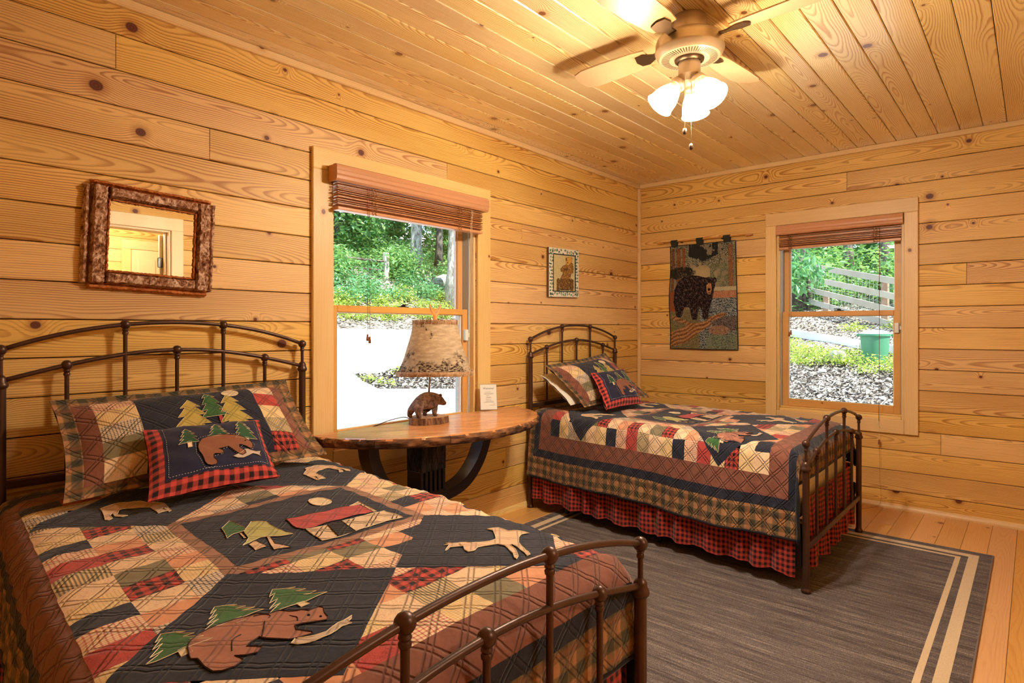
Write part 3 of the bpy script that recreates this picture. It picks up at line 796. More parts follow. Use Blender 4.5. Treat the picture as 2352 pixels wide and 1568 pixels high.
def bed_frame(i, label):
    B = BEDS[i]; root = empty('iron_bed_frame', ((B['xh'] + B['xf']) / 2, (B['yh'] + B['yf']) / 2, 0), label, 'bed frame', 'matching bronze iron beds')
    board(root, 'headboard', B['xh'], B['yh'], HEADZ); board(root, 'footboard', B['xf'], B['yf'], FOOTZ)
    for s in (-1, 1):
        mb = MB(); o = s * (BW / 2 - .022)
        a = (B['xh'] + o, B['yh'] + .01); b = (B['xf'] + o, B['yf'] - .012)
        q = [(a[0] - .004, a[1]), (a[0] + .004, a[1]), (b[0] + .004, b[1]), (b[0] - .004, b[1])]
        mb.prism(q, .235, .30, 'xy'); mb.build('side_rail', BLACKMET, root)
        MB().cbox(b[0] - .005 + s * .012, b[0] + .005 + s * .012, b[1] - .055, b[1] - .006, .115, .30, .003).build('rail_bracket', BLACKMET, root)
        for f in (.16, .55):
            y = B['yh'] + f * (B['yf'] - B['yh']); x = B['xh'] + f * (B['xf'] - B['xh']) + s * (BW / 2 - .06)
            z0 = on_rug(x, y)
            MB().cbox(x - .012, x + .012, y - .012, y + .012, z0, .245, .003).build('support_leg', BLACKMET, root)
    return root
bed_frame(0, 'bronze iron bed frame nearest the camera, its arched footboard in front')
bed_frame(1, 'bronze iron bed frame in the far corner beside the tapestry')

# ------------------------------------------------------------------ bedding
def bed_cx(i, y):
    B = BEDS[i]; return B['xh'] + (B['xf'] - B['xh']) * (y - B['yh']) / (B['yf'] - B['yh'])
def sheared_slab(i, hw, y0, y1, z0, z1, r=.03, n=8):
    """rounded slab that follows the racked bed"""
    bm = bmesh.new(); bmesh.ops.create_cube(bm, size=1.0)
    for v in bm.verts: v.co = Vector((v.co.x * 2 * hw, (y0 + y1) / 2 + v.co.y * (y1 - y0), (z0 + z1) / 2 + v.co.z * (z1 - z0)))
    bmesh.ops.bevel(bm, geom=bm.edges[:], offset=r, segments=3, affect='EDGES', profile=.6)
    bm.verts.index_update(); mb = MB()
    mb.v = [(v.co.x + bed_cx(i, v.co.y), v.co.y, v.co.z) for v in bm.verts]; mb.f = [tuple(v.index for v in f.verts) for f in bm.faces]; bm.free()
    return mb
SHEET = simple('mattress_white', srgb(226, 214, 192), .8, var=.04, scale=30)
MEND = [1.835, 1.775]
for i, (wh, wh2) in enumerate((('nearest bed', 'large quilt up front'), ('far corner bed', 'corner bed quilt'))):
    root = empty('box_spring', (bed_cx(i, .9), .9, .30), 'pale box spring under the %s' % wh2, 'box spring')
    sheared_slab(i, .50, .075, MEND[i] - .004, .301, .512, .012).build('box_body', SHEET, root, smooth=40)
    mb = MB(); c = [(s * .502 + bed_cx(i, y), y, .435) for s, y in ((-1, .073), (1, .073), (1, MEND[i] - .002), (-1, MEND[i] - .002))]
    mb.tube(c, .0022, 6, closed=True); mb.build('edge_piping', SHEET, root)
    tag(sheared_slab(i, .50, .075, MEND[i], .513, .642, .035).build('mattress', SHEET, smooth=40), 'white mattress hidden beneath the %s' % wh2, 'mattress')

QUILT = [dict(s0=-.056, t0=1.03, kt=1.0, hw=.558, yf=1.862, z=.656), dict(s0=.09, t0=.955, kt=.925, hw=.550, yf=1.800, z=.656)]
def quilt_map(i):
    q = QUILT[i]; r = .085
    def prof(d):
        a = np.clip(d / r, 0, math.pi / 2); over = np.maximum(d - r * math.pi / 2, 0)
        return np.where(d <= 0, d, r * np.sin(a)), np.where(d <= 0, 0, r * (1 - np.cos(a)) + over), over
    def base(uv):
        s = uv[:, 0] + q['s0']; t = uv[:, 1] * q['kt'] + q['t0']
        dx, zs, os_ = prof(np.abs(s) - (q['hw'] - r)); dy, zt, ot = prof(t - (q['yf'] - r))
        X = np.sign(s) * np.maximum(q['hw'] - r + dx, 0); Y = q['yf'] - r + dy
        z = (zs ** 3 + zt ** 3 + 1e-9) ** (1 / 3)
        fl = os_ / .40
        X = X + np.sign(s) * (fl * (.035 + .014 * np.sin(t * 9.0 + i) + .008 * np.sin(t * 23.0)))
        Y = Y + ot * (.02 + .05 * np.sin(s * 7.0))
        Y = np.maximum(Y, .052)
        P = np.stack([X, Y, q['z'] - z], 1)
        P[:, 2] += .006 * vnoise(P, 5.0, 1.0 + i) * (z < .05) - .010 * np.clip(np.abs(s) / q['hw'], 0, 1) ** 4 * (z < .02)
        P[:, 2] += .012 * np.sin(t * 7.0 + 2 * i) * fl
        B = BEDS[i]
        P[:, 0] += B['xh'] + (B['xf'] - B['xh']) * (P[:, 1] - B['yh']) / (B['yf'] - B['yh'])
        return P
    def f(uv, off=0.0):
        uv = np.asarray(uv, float); e = .003
        P = base(uv); A = base(uv + [e, 0]) - P; Bv = base(uv + [0, e]) - P
        n = np.cross(A, Bv); n /= np.linalg.norm(n, axis=1, keepdims=True) + 1e-12
        a = (uv[:, 0] + uv[:, 1]) * .7071 / .062; b = (uv[:, 0] - uv[:, 1]) * .7071 / .062
        puff = .0030 * np.sqrt(np.abs(np.sin(math.pi * a) * np.sin(math.pi * b)))
        wr = .003 * np.sin(uv[:, 1] * 62 + 3 * np.sin(uv[:, 0] * 9)) * np.clip((np.abs(uv[:, 0] + q['s0']) - .42) / .1, 0, 1)
        return P + n * (off + puff + wr)[:, None]
    return f
OUTL = {
    'bear': [(0.446,0.519),(0.441,0.492),(0.431,0.475),(0.412,0.459),(0.39,0.456),(0.373,0.454),(0.349,0.456),(0.331,0.459),(0.307,0.467),(0.296,0.483),(0.275,0.488),(0.262,0.506),(0.242,0.518),(0.235,0.534),(0.214,0.535),(0.209,0.544),(0.216,0.562),(0.219,0.583),(0.228,0.594),(0.245,0.584),(0.266,0.573),(0.279,0.568),(0.283,0.582),(0.266,0.607),(0.266,0.614),(0.294,0.611),(0.307,0.604),(0.318,0.585),(0.334,0.569),(0.341,0.555),(0.36,0.562),(0.368,0.568),(0.357,0.58),(0.35,0.59),(0.361,0.598),(0.377,0.591),(0.392,0.578),(0.387,0.599),(0.387,0.605),(0.405,0.612),(0.422,0.606),(0.433,0.597),(0.439,0.575),(0.439,0.552),(0.439,0.54),(0.447,0.531)],
    'fish': [(0.31,0.618),(0.298,0.609),(0.285,0.617),(0.267,0.624),(0.247,0.628),(0.22,0.621),(0.207,0.621),(0.185,0.613),(0.192,0.623),(0.201,0.628),(0.199,0.636),(0.219,0.635),(0.246,0.642),(0.276,0.64),(0.303,0.628)],
    'deer': [(-0.209,0.481),(-0.227,0.49),(-0.229,0.508),(-0.252,0.515),(-0.276,0.53),(-0.297,0.532),(-0.322,0.504),(-0.34,0.478),(-0.339,0.454),(-0.369,0.473),(-0.372,0.507),(-0.39,0.53),(-0.404,0.556),(-0.377,0.55),(-0.35,0.566),(-0.324,0.59),(-0.304,0.619),(-0.287,0.658),(-0.278,0.672),(-0.264,0.675),(-0.274,0.657),(-0.291,0.619),(-0.3,0.59),(-0.293,0.588),(-0.278,0.621),(-0.246,0.66),(-0.233,0.667),(-0.235,0.658),(-0.251,0.639),(-0.27,0.603),(-0.277,0.585),(-0.271,0.565),(-0.235,0.548),(-0.215,0.546),(-0.19,0.557),(-0.177,0.553),(-0.184,0.532),(-0.199,0.51),(-0.2,0.492)],
    'antler': [(-0.209,0.483),(-0.192,0.477),(-0.188,0.465),(-0.186,0.453),(-0.18,0.473),(-0.166,0.47),(-0.174,0.482),(-0.156,0.494),(-0.14,0.507),(-0.165,0.496),(-0.18,0.503),(-0.199,0.51)],
    'roof': [(0.039,-0.007),(-0.159,-0.007),(-0.2,0.007),(-0.191,0.1),(-0.098,0.092),(0.033,0.095),(0.044,0.072)],
    'cabin_wall': [(0.027,0.096),(-0.037,0.111),(-0.186,0.113),(-0.22,0.116),(-0.225,0.207),(-0.156,0.2),(-0.065,0.201),(-0.006,0.209),(0.032,0.199)],
    'cabin_door': [(-0.033,0.107),(-0.074,0.111),(-0.067,0.203),(-0.015,0.204)],
    'gable': [(-0.167,-0.004),(-0.21,-0.02),(-0.206,0.061),(-0.201,0.102),(-0.191,0.1),(-0.2,0.007)],
    'moon': [(-0.146,-0.077),(-0.136,-0.066),(-0.122,-0.062),(-0.109,-0.066),(-0.097,-0.078),(-0.09,-0.096),(-0.088,-0.115),(-0.093,-0.133),(-0.104,-0.145),(-0.117,-0.149),(-0.132,-0.145),(-0.144,-0.132),(-0.151,-0.114),(-0.152,-0.095)],
    'tree_green': [(0.19,-0.08),(0.155,-0.119),(0.146,-0.034),(0.151,-0.007),(0.184,-0.01),(0.209,0.015),(0.199,-0.025)],
    'tree_yellow': [(0.158,-0.003),(0.116,-0.063),(0.087,-0.024),(0.086,0.051),(0.067,0.102),(0.105,0.093),(0.144,0.073),(0.167,0.079),(0.2,0.1),(0.169,0.057)],
    'trunk_a': [(0.17,-0.006),(0.164,-0.003),(0.172,0.053),(0.179,0.051)],
    'trunk_b': [(0.166,0.083),(0.16,0.086),(0.156,0.146),(0.19,0.156),(0.185,0.098)],
    'trunk_c': [(0.13,0.077),(0.123,0.085),(0.131,0.135),(0.113,0.192),(0.154,0.181)],
    'moose': [(0.393,-0.541),(0.378,-0.56),(0.34,-0.574),(0.285,-0.549),(0.271,-0.506),(0.248,-0.478),(0.236,-0.461),(0.241,-0.367),(0.25,-0.356),(0.252,-0.409),(0.259,-0.406),(0.252,-0.369),(0.277,-0.365),(0.279,-0.447),(0.303,-0.472),(0.346,-0.486),(0.356,-0.477),(0.37,-0.433),(0.35,-0.394),(0.365,-0.392),(0.378,-0.418),(0.376,-0.459),(0.387,-0.432),(0.386,-0.405),(0.397,-0.394),(0.404,-0.405),(0.395,-0.488)],
}
def fir(cx, base_t, w, h, tip=0.0, tiers=4):
    """jagged fir outline; up is -t"""
    L, R = [], []
    for k in range(tiers):
        f0 = k / tiers; f1 = (k + 1) / tiers
        ww = w * (.30 + .70 * f1) / 2; iw = w * (.16 + .5 * f1) / 2
        L += [(cx + ww, base_t - h * (1 - f1) + (0 if k == tiers - 1 else .004)), ]
        R += [(cx - ww, base_t - h * (1 - f1)), ]
        if k < tiers - 1:
            L.append((cx + iw * .75, base_t - h * (1 - f1) - .004)); R.append((cx - iw * .75, base_t - h * (1 - f1) - .004))
    return [(cx + tip, base_t - h)] + L + R[::-1]
FW, FT = .57, .77
SEQ = {
    10: 'navy butter bw bstripe cream butter navy redcheck redfloral bstripe cream butter navy redcheck redfloral butter buffalo butter cream'.split(),
    9: 'redfloral cream olive butter olive buffalo cream peach buffalo cream olive buffalo cream peach bw cream butter cream navy'.split(),
    8: 'peach redcheck butter navy cream butter bw bstripe cream redcheck peach butter bw cream peach cream redcheck navy peach'.split(),
    7: 'cream olive buffalo peach bstripe redcheck cream navy butter peach olive cream buffalo redcheck butter bw cream butter redfloral'.split(),
    6: 'butter peach bstripe redcheck peach cream bw navy redcheck butter cream peach olive butter buffalo bw peach cream redcheck'.split(),
    5: 'bw cream olive buffalo redcheck olive navy cream buffalo redcheck peach cream buffalo olive cream redcheck buffalo bstripe butter'.split(),
    4: 'navy redfloral butter bw redfloral cream peach butter cream bw olive redcheck cream peach navy butter buffalo cream olive'.split(),
    3: 'cream bw peach redcheck butter bw cream redcheck navy peach butter cream redcheck navy bw cream olive butter peach'.split(),
    2: 'redcheck butter navy cream peach bw butter redcheck cream bstripe navy peach redcheck cream buffalo butter bstripe cream navy'.split(),
    1: 'butter navy cream bstripe buffalo cream redcheck butter olive cream buffalo redcheck peach cream bw navy cream redcheck buffalo'.split(),
    0: 'peach bw redfloral cream butter navy bstripe redfloral cream bw redcheck cream navy butter redcheck cream bstripe navy redfloral'.split(),
}
def diamond(cx, ct, a=.285, b=.262): return [(cx, ct - b), (cx - a, ct), (cx, ct + b), (cx + a, ct)]
def make_quilt(i, label):
    f = quilt_map(i); q = QUILT[i]
    step = (.02, .02)
    HB = FW + .28; TB = FT + .28
    t_head = max(-TB, (.058 - q['t0']) / q['kt'])
    root = None
    # backing sheet is the thing's own body
    mb, uv = gridded([[(-HB, t_head), (HB, t_head), (HB, TB), (-HB, TB)]], .04, f, -.010)
    root = mb.build('patchwork_quilt', FB['backing'], base=(bed_cx(i, 1.0), 1.0, .62), smooth=True, fixn=False, uvs=uv)
    tag(root, label, 'quilt')
    def part(name, polys, mat, off=0.0, st=step, parent=root):
        mb, uv = gridded(polys, st, f, off)
        return mb.build(name, mat, parent, base=root.location, smooth=True, fixn=False, uvs=uv)
    # borders, mitred; the head end disappears under the pillows
    rings = [('brown_border', 'brown', FW, FT, .10), ('navy_border', 'navy', FW + .10, FT + .10, .05), ('plaid_border', 'plaid', FW + .15, FT + .15, .13)]
    for nm, key, a, b, w in rings:
        A, Bq = a + w, b + w
        tr = [[(a, -b), (A, -Bq), (A, Bq), (a, b)], [(-a, -b), (-a, b), (-A, Bq), (-A, -Bq)], [(-a, b), (a, b), (A, Bq), (-A, Bq)], [(-a, -b), (-A, -Bq), (A, -Bq), (a, -b)]]
        for p in tr:
            p = clip_half(ccw(p), (-9, t_head), (9, t_head), True)
            if len(p) > 2 and parea(p) > 1e-4: part(nm, [p], FB[key])
    hem = [(HB, t_head)] + [(HB, t) for t in np.linspace(t_head, TB, 50)[1:]] + [(s, TB) for s in np.linspace(HB, -HB, 40)[1:]] + [(-HB, t) for t in np.linspace(TB, t_head, 50)[1:]]
    MB().tube([tuple(p) for p in f(np.array(hem), -.004)], .0075, 7).build('binding', FB['binding'], root, base=root.location, smooth=True)
    # patch field
    dia = [diamond(s * .285, t * .495) for s in (-1, 1) for t in (-1, 1)]
    rect = [(-.29, -.25), (.29, -.25), (.29, .25), (-.29, .25)]
    cw, rh = 2 * FW / 11, 2 * FT / 19
    for c in range(11):
        for r in range(19):
            p = [[(-FW + c * cw, -FT + r * rh), (-FW + (c + 1) * cw, -FT + r * rh), (-FW + (c + 1) * cw, -FT + (r + 1) * rh), (-FW + c * cw, -FT + (r + 1) * rh)]]
            if p[0][2][1] <= t_head: continue
            if p[0][0][1] < t_head: p = [clip_half(p[0], (-9, t_head), (9, t_head), True)]
            for d in dia + [rect]: p = subtract(p, d)
            if sum(parea(x) for x in p) < 2e-4: continue
            part('patch', p, FB[SEQ[c][r]])
    for k, d in enumerate(dia):
        d = clip_half(ccw(d), (-9, t_head), (9, t_head), True)
        part('navy_diamond', [d], FB['navy'], .0004)
    # centre block
    fr = .034
    for p in ([(-.29, -.25), (.29, -.25), (.29 - fr, -.25 + fr), (-.29 + fr, -.25 + fr)], [(.29, -.25), (.29, .25), (.29 - fr, .25 - fr), (.29 - fr, -.25 + fr)],
              [(.29, .25), (-.29, .25), (-.29 + fr, .25 - fr), (.29 - fr, .25 - fr)], [(-.29, .25), (-.29, -.25), (-.29 + fr, -.25 + fr), (-.29 + fr, .25 - fr)]):
        part('centre_frame', [p], FB['frame'])
    part('centre_panel', [[(-.29 + fr, -.25 + fr), (.29 - fr, -.25 + fr), (.29 - fr, .25 - fr), (-.29 + fr, .25 - fr)]], FB['navy'], .0004)
    def app(name, poly, key, thread=THREAD, r=.0011, off=.0028):
        o = part(name, [poly], FB[key], off, (.012, .012))
        pts = np.array(poly + [poly[0]], float); d = []
        for a, b in zip(pts[:-1], pts[1:]):
            n = max(1, int(np.linalg.norm(b - a) / .012)); d += [a + (b - a) * k / n for k in range(n)]
        MB().tube([tuple(x) for x in f(np.array(d), off + .0004)], r, 4, closed=True).build('stitched_edge', thread, o, base=root.location)
        return o
    bo = app('bear_applique', OUTL['bear'], 'bear', r=.0014)
    for ln in ([(.318, .470), (.300, .478), (.294, .492), (.300, .500)], [(.390, .560), (.378, .530), (.360, .520)], [(.268, .520), (.262, .540), (.268, .556)], [(.336, .556), (.322, .530), (.312, .510)]):
        MB().tube([tuple(x) for x in f(np.array(smooth_path([(x, y, 0) for x, y in ln], 4))[:, :2], .0034)], .0011, 4).build('stitched_line', THREAD, bo, base=root.location)
    for ex, ey, er in ((.243, .550, .0032), (.229, .572, .0026)):
        MB().ball(tuple(f(np.array([(ex, ey)]), .003)[0]), er, 8).build('bear_eye', FB['black'], bo, base=root.location)
    app('fish_applique', OUTL['fish'], 'fish', THREADL)
    for cx_, bt, w, h in ((.452, .492, .105, .085), (.347, .456, .11, .085), (.232, .485, .125, .105)):
        app('fir_applique', fir(cx_, bt, w, h, .01), 'green', THREADL, .0009, .0022)
        app('trunk_applique', [(cx_ + .004, bt - .004), (cx_ - .014, bt - .004), (cx_ - .014, bt + .018), (cx_ + .004, bt + .018)], 'ivory', THREADL, .0008, .0020)
    app('deer_applique', OUTL['deer'], 'fawn', THREADL, .0013); app('antler_applique', OUTL['antler'], 'fawn', THREADL, .0009)
    app('moose_applique', OUTL['moose'], 'fawn', THREADL); app('moose_applique', [(-x, y) for x, y in OUTL['moose']], 'fawn', THREADL)
    app('cabin_roof_applique', OUTL['roof'], 'red'); app('cabin_wall_applique', OUTL['cabin_wall'], 'linen', THREADL)
    app('cabin_gable_applique', OUTL['gable'], 'linen', THREADL); app('cabin_door_applique', OUTL['cabin_door'], 'black', off=.0042)
    app('moon_applique', OUTL['moon'], 'ivory', THREADL); app('fir_applique', OUTL['tree_green'], 'green', THREADL, .0009); app('fir_applique', OUTL['tree_yellow'], 'lime', THREADL, .0009)
    for t in 'abc': app('trunk_applique', OUTL['trunk_' + t], 'fawn', THREAD, .0008, .0020)
    return root
make_quilt(0, 'patchwork lodge quilt on the bed nearest the camera')
make_quilt(1, 'patchwork lodge quilt on the bed in the far corner')

# gathered gingham bed skirts
def skirt(i, label):
    B = BEDS[i]; h = BW / 2 + .004
    pts = []
    n = 260
    path = []
    yA, yB = B['yh'] + .03, B['yf'] - .045
    for k in range(n + 1):
        y = yA + (yB - yA) * k / n; path.append((bed_cx(i, y) + h, y, 1, 0))
    m = 140
    P0 = []
    for k in range(n + 1):
        f_ = k / n; y = yB + (yA - yB) * f_; P0.append((bed_cx(i, y) - h, y, -1, 0))
    foot = []
    for k in range(m + 1):
        x = bed_cx(i, yB + .012) + (h - .055) * (1 - 2 * k / m); foot.append((x, yB + .018, 0, 1))
    root = empty('bed_skirt', (bed_cx(i, .9), .9, .08), label, 'bed skirt')
    for nm, seg in (('side_panel', path), ('foot_panel', foot), ('side_panel', P0)):
        nz = 9; P = np.zeros((len(seg), nz, 3)); UV = np.zeros((len(seg), nz, 2)); arc = 0
        for k, (x, y, nx, ny) in enumerate(seg):
            for j in range(nz):
                f_ = j / (nz - 1); z = .405 - f_ * (.405 - .072)
                g = (.013 * math.sin(k * .30 + 1.6 * math.sin(k * .083)) + .004 * math.sin(k * .71 + 2)) * (.35 + .65 * f_) + .012 * f_
                if nm == 'side_panel' and nx < 0: g = g
                zz = z + (.006 * math.sin(k * .21) if f_ > .9 else 0)
                P[k, j] = (x + nx * g, y + ny * g, zz); UV[k, j] = (arc, z)
            if k: arc += np.linalg.norm(P[k, nz - 1] - P[k - 1, nz - 1]) if k < len(seg) else 0
        UV[:, :, 0] = np.concatenate([[0], np.cumsum(np.linalg.norm(np.diff(P[:, -1], axis=0), axis=1))])[:, None]
        mb = MB().grid(P); mb.build(nm, FB['skirt'], root, smooth=True, fixn=False, uvs=UV.reshape(-1, 2))
    return root
skirt(0, 'red and black gingham bed skirt under the nearest bed')
skirt(1, 'red and black gingham bed skirt hanging around the far corner bed')

# ------------------------------------------------------------------ pillows
def pillow_map(TL, TR, BR, BL, th, pinch=.05, p=3.2, sag=0.0, flange=0.0):
    TL, TR, BR, BL = [np.array(c, float) for c in (TL, TR, BR, BL)]
    n0 = np.cross((TR + BR - TL - BL), (TL + TR - BL - BR)); n0 /= np.linalg.norm(n0)
    def f(uv, off=0.0, side=1.0):
        uv = np.asarray(uv, float); a = uv[:, 0]; b = uv[:, 1]          # a left->right, b bottom->top
        A = 2 * a - 1; Bb = 2 * b - 1
        a2 = .5 + (a - .5) * (1 - pinch * (1 - Bb ** 2)); b2 = .5 + (b - .5) * (1 - pinch * (1 - A ** 2))
        P = (BL * (1 - a2)[:, None] + BR * a2[:, None]) * (1 - b2)[:, None] + (TL * (1 - a2)[:, None] + TR * a2[:, None]) * b2[:, None]
        fa = np.clip((1 - np.abs(A)) / (1 - flange) - flange * .0, 0, 1) if not flange else np.clip((1 - np.abs(A) - flange) / (1 - flange), 0, 1)
        fb = np.clip(1 - np.abs(Bb), 0, 1) if not flange else np.clip((1 - np.abs(Bb) - flange * 1.5) / (1 - flange * 1.5), 0, 1)
        h = th * (1 - (1 - fa) ** p) ** .8 * (1 - (1 - fb) ** p) ** .8
        h = h + .004 * vnoise(uv, 9.0, th * 30)
        return P + n0[None, :] * (side * (h * 1.0 + .003) + off)[:, None]
    return f
def pillow(name, label, cat, corners, th, WH, front, back, group=None, flange=0.0, quilted=False, scale=1.0):
    """front(part, app, f): adds the pieces sewn on the face"""
    f = pillow_map(*corners, th, flange=flange)
    c0 = sum((Vector(c) for c in corners), Vector()) / 4; c0.z = min(c[2] for c in corners)
    fb = lambda uv, off=0.0: f(uv, off, -1.0)
    mb, uv = gridded([[(0, 0), (1, 0), (1, 1), (0, 1)]], (.05, .06), fb, 0.0)
    mb.f = [t[::-1] for t in mb.f]
    root = mb.build(name, back, base=c0, smooth=True, fixn=False, uvs=uv * np.array(WH))
    tag(root, label, cat, group)
    def part(nm, polys, mat, off=0.0, st=(.03, .04), parent=root):
        mb, uv = gridded(polys, st, f, off)
        return mb.build(nm, mat, parent, base=root.location, smooth=True, fixn=False, uvs=uv * np.array(WH))
    def app(nm, poly, mat, thread=THREAD, r=.0010, off=.003):
        o = part(nm, [poly], mat, off, (.025, .03))
        pts = np.array(poly + [poly[0]], float); d = []
        for a, b in zip(pts[:-1], pts[1:]):
            n = max(1, int(np.linalg.norm((b - a) * np.array(WH)) / .012)); d += [a + (b - a) * k / n for k in range(n)]
        MB().tube([tuple(x) for x in f(np.array(d), off + .0006)], r, 4, closed=True).build('stitched_edge', thread, o, base=root.location)
        return o
    front(part, app, f, root)
    return root
def rect4(a0, a1, b0, b1): return [(a0, b0), (a1, b0), (a1, b1), (a0, b1)]
def firp(cx, base, w, h, lean=0.0):
    pts = fir(0, 0, w, h)
    return [(cx - x + lean * (-y / h) * w, base - y) for x, y in pts]
BEARP = [(.365,.62),(.352,.56),(.356,.50),(.372,.46),(.384,.42),(.392,.37),(.408,.335),(.44,.32),(.475,.325),(.492,.345),(.486,.375),(.468,.40),(.468,.43),(.478,.445),(.50,.44),(.53,.435),(.552,.45),(.552,.475),(.535,.495),(.52,.505),(.60,.515),(.625,.475),(.645,.44),(.68,.40),(.705,.385),(.735,.40),(.735,.43),(.71,.455),(.695,.49),(.70,.525),(.72,.525),(.76,.495),(.79,.47),(.815,.475),(.825,.53),(.82,.575),(.785,.60),(.76,.635),(.74,.645),(.71,.66),(.68,.665),(.60,.69),(.53,.705),(.45,.69),(.395,.665)]
FISHP = [(.625,.385),(.66,.365),(.71,.36),(.755,.375),(.80,.405),(.84,.40),(.875,.385),(.868,.41),(.882,.44),(.84,.43),(.80,.44),(.765,.455),(.735,.45),(.705,.415)]
def cushion_face(part, app, f, root):
    m0, m1, n0, n1 = .10, .955, .135, .965
    part('border_strip', [[(0, 0), (1, 0), (m1, n0), (m0, n0)]], FB['pbuffalo']); part('border_strip', [[(0, 1), (m0, n1), (m1, n1), (1, 1)]], FB['pbuffalo'])
    part('border_strip', [[(0, 0), (m0, n0), (m0, n1), (0, 1)]], FB['pbuffalo']); part('border_strip', [[(1, 0), (1, 1), (m1, n1), (m1, n0)]], FB['pbuffalo'])
    part('centre_panel', [rect4(m0, m1, n0, n1)], FB['pnavy'])
    dn_ = lambda P: [(x, .5 + (y - .5) * 1.16 - .105) for x, y in P]
    for cx_, bs, w, h, ln in ((.29, .56, .17, .27, 0), (.545, .62, .19, .25, 0), (.79, .54, .22, .35, -.1)):
        app('trunk_applique', rect4(cx_ - .015, cx_ + .02, bs - .07, bs + .02), FB['plinen'], THREADL, .0007, .0022)
        app('fir_applique', firp(cx_, bs, w, h, ln), FB['pgreen'], THREADL, .0009, .0026)
    app('fish_applique', dn_(FISHP), FB['pfish'], THREADL, .0008, .0034)
    app('bear_applique', dn_(BEARP), FB['pbear'], THREAD, .0013, .0036)
    MB().ball(tuple(f(np.array(dn_([(.765, .575)])), .005)[0]), .0022, 8).build('bear_eye', FB['black'], root, base=root.location)
    # running stitch round the panel and the figures
    mb = MB(); d = []
    def dash(p, q):
        n = max(2, int(np.hypot((q[0] - p[0]) * .4, (q[1] - p[1]) * .33) / .0085))
        for k in range(n):
            a = np.array(p) + (np.array(q) - np.array(p)) * (k + .2) / n; b = np.array(p) + (np.array(q) - np.array(p)) * (k + .62) / n
            pp = f(np.array([a, b]), .0018); mb.tube([tuple(x) for x in pp], .0007, 4)
    e = .025
    c = [(m0 + e, n0 + .03), (m1 - e, n0 + .03), (m1 - e, n1 - .04), (m0 + e, n1 - .04)]
    dash(c[3], c[0]); dash(c[0], c[1]); dash(c[1], c[2])
    ctr = np.array([.59, .43])
    bp = [tuple(ctr + (np.array(p) - ctr) * np.array([1.10, 1.16])) for p in dn_(BEARP)[::2]]
    for a, b in zip(bp, bp[1:] + bp[:1]): dash(a, b)
    o = mb.build('running_stitch', THREADW, root, base=root.location); o['kind'] = 'stuff'
def sham_face(part, app, f, root):
    fl = .055; fv = .09
    for p in ([(0, 0), (1, 0), (1 - fl, fv), (fl, fv)], [(0, 1), (fl, 1 - fv), (1 - fl, 1 - fv), (1, 1)], [(0, 0), (fl, fv), (fl, 1 - fv), (0, 1)], [(1, 0), (1, 1), (1 - fl, 1 - fv), (1 - fl, fv)]):
        part('flange', [p], FB['plaid'])
    part('side_strip', [rect4(fl, .115, fv, 1 - fv)], FB['brown']); part('side_strip', [rect4(.885, 1 - fl, fv, 1 - fv)], FB['brown'])
    L = ['cream', 'olive', 'bw', 'butter', 'redcheck']; R = ['buffalo', 'bstripe', 'butter', 'redfloral', 'cream']
    for k in range(5):
        b0 = fv + (1 - 2 * fv) * k / 5; b1 = fv + (1 - 2 * fv) * (k + 1) / 5
        part('patch', [rect4(.115, .255, b0, b1)], FB[L[k]]); part('patch', [rect4(.765, .885, b0, b1)], FB[R[k]])
    part('centre_panel', [rect4(.255, .765, fv, 1 - fv)], FB['navy'])
    app('trunk_applique', rect4(.555, .572, .34, .52), FB['red'], THREAD, .0009, .0024)
    app('fir_applique', firp(.44, .30, .18, .42, .1), FB['gold'], THREADL, .0009, .003); app('fir_applique', firp(.63, .28, .18, .46, 0), FB['gold'], THREADL, .0009, .003)
    app('fir_applique', firp(.545, .47, .12, .33, 0), FB['green'], THREADL, .0009, .0036)
    app('moon_applique', [(.655 + .04 * math.cos(k * math.pi / 6), .765 + .055 * math.sin(k * math.pi / 6)) for k in range(12)], FB['ivory'], THREADL, .0009, .003)
pillow('pillow_sham', 'wide quilted sham propped on the headboard of the nearest bed', 'pillow', [(4.195, .115, .955), (3.345, .105, .972), (3.350, .440, .690), (4.235, .455, .685)], .070, (.86, .46), sham_face, FB['plaid'], flange=.10)
pillow('throw_pillow', 'small bear throw pillow leaning on the sham of the nearest bed', 'pillow', [(4.005, .395, .862), (3.610, .390, .853), (3.672, .660, .692), (4.075, .648, .690)], .048, (.40, .33), cushion_face, FB['pbuffalo'])
pillow('pillow_sham', 'quilted sham with a gaping side on the far corner bed', 'pillow', [(1.600, .205, .958), (.730, .115, 1.010), (.640, .440, .690), (1.450, .410, .690)], .070, (.82, .46), sham_face, FB['plaid'], flange=.10)
pillow('throw_pillow', 'small bear throw pillow tipped sideways on the far corner bed', 'pillow', [(1.330, .375, .902), (.900, .375, .910), (1.015, .590, .688), (1.425, .560, .685)], .048, (.40, .33), cushion_face, FB['pbuffalo'])
pillow('bed_pillow', 'plain white pillow showing behind the gaping sham on the corner bed', 'pillow', [(1.560, .135, .890), (.78, .10, .93), (.72, .33, .715), (1.490, .330, .700)], .075, (.75, .36), lambda part, app, f, root: part('pillow_front', [rect4(0, 1, 0, 1)], FB['white'], 0.0, (.05, .06)), FB['white'])
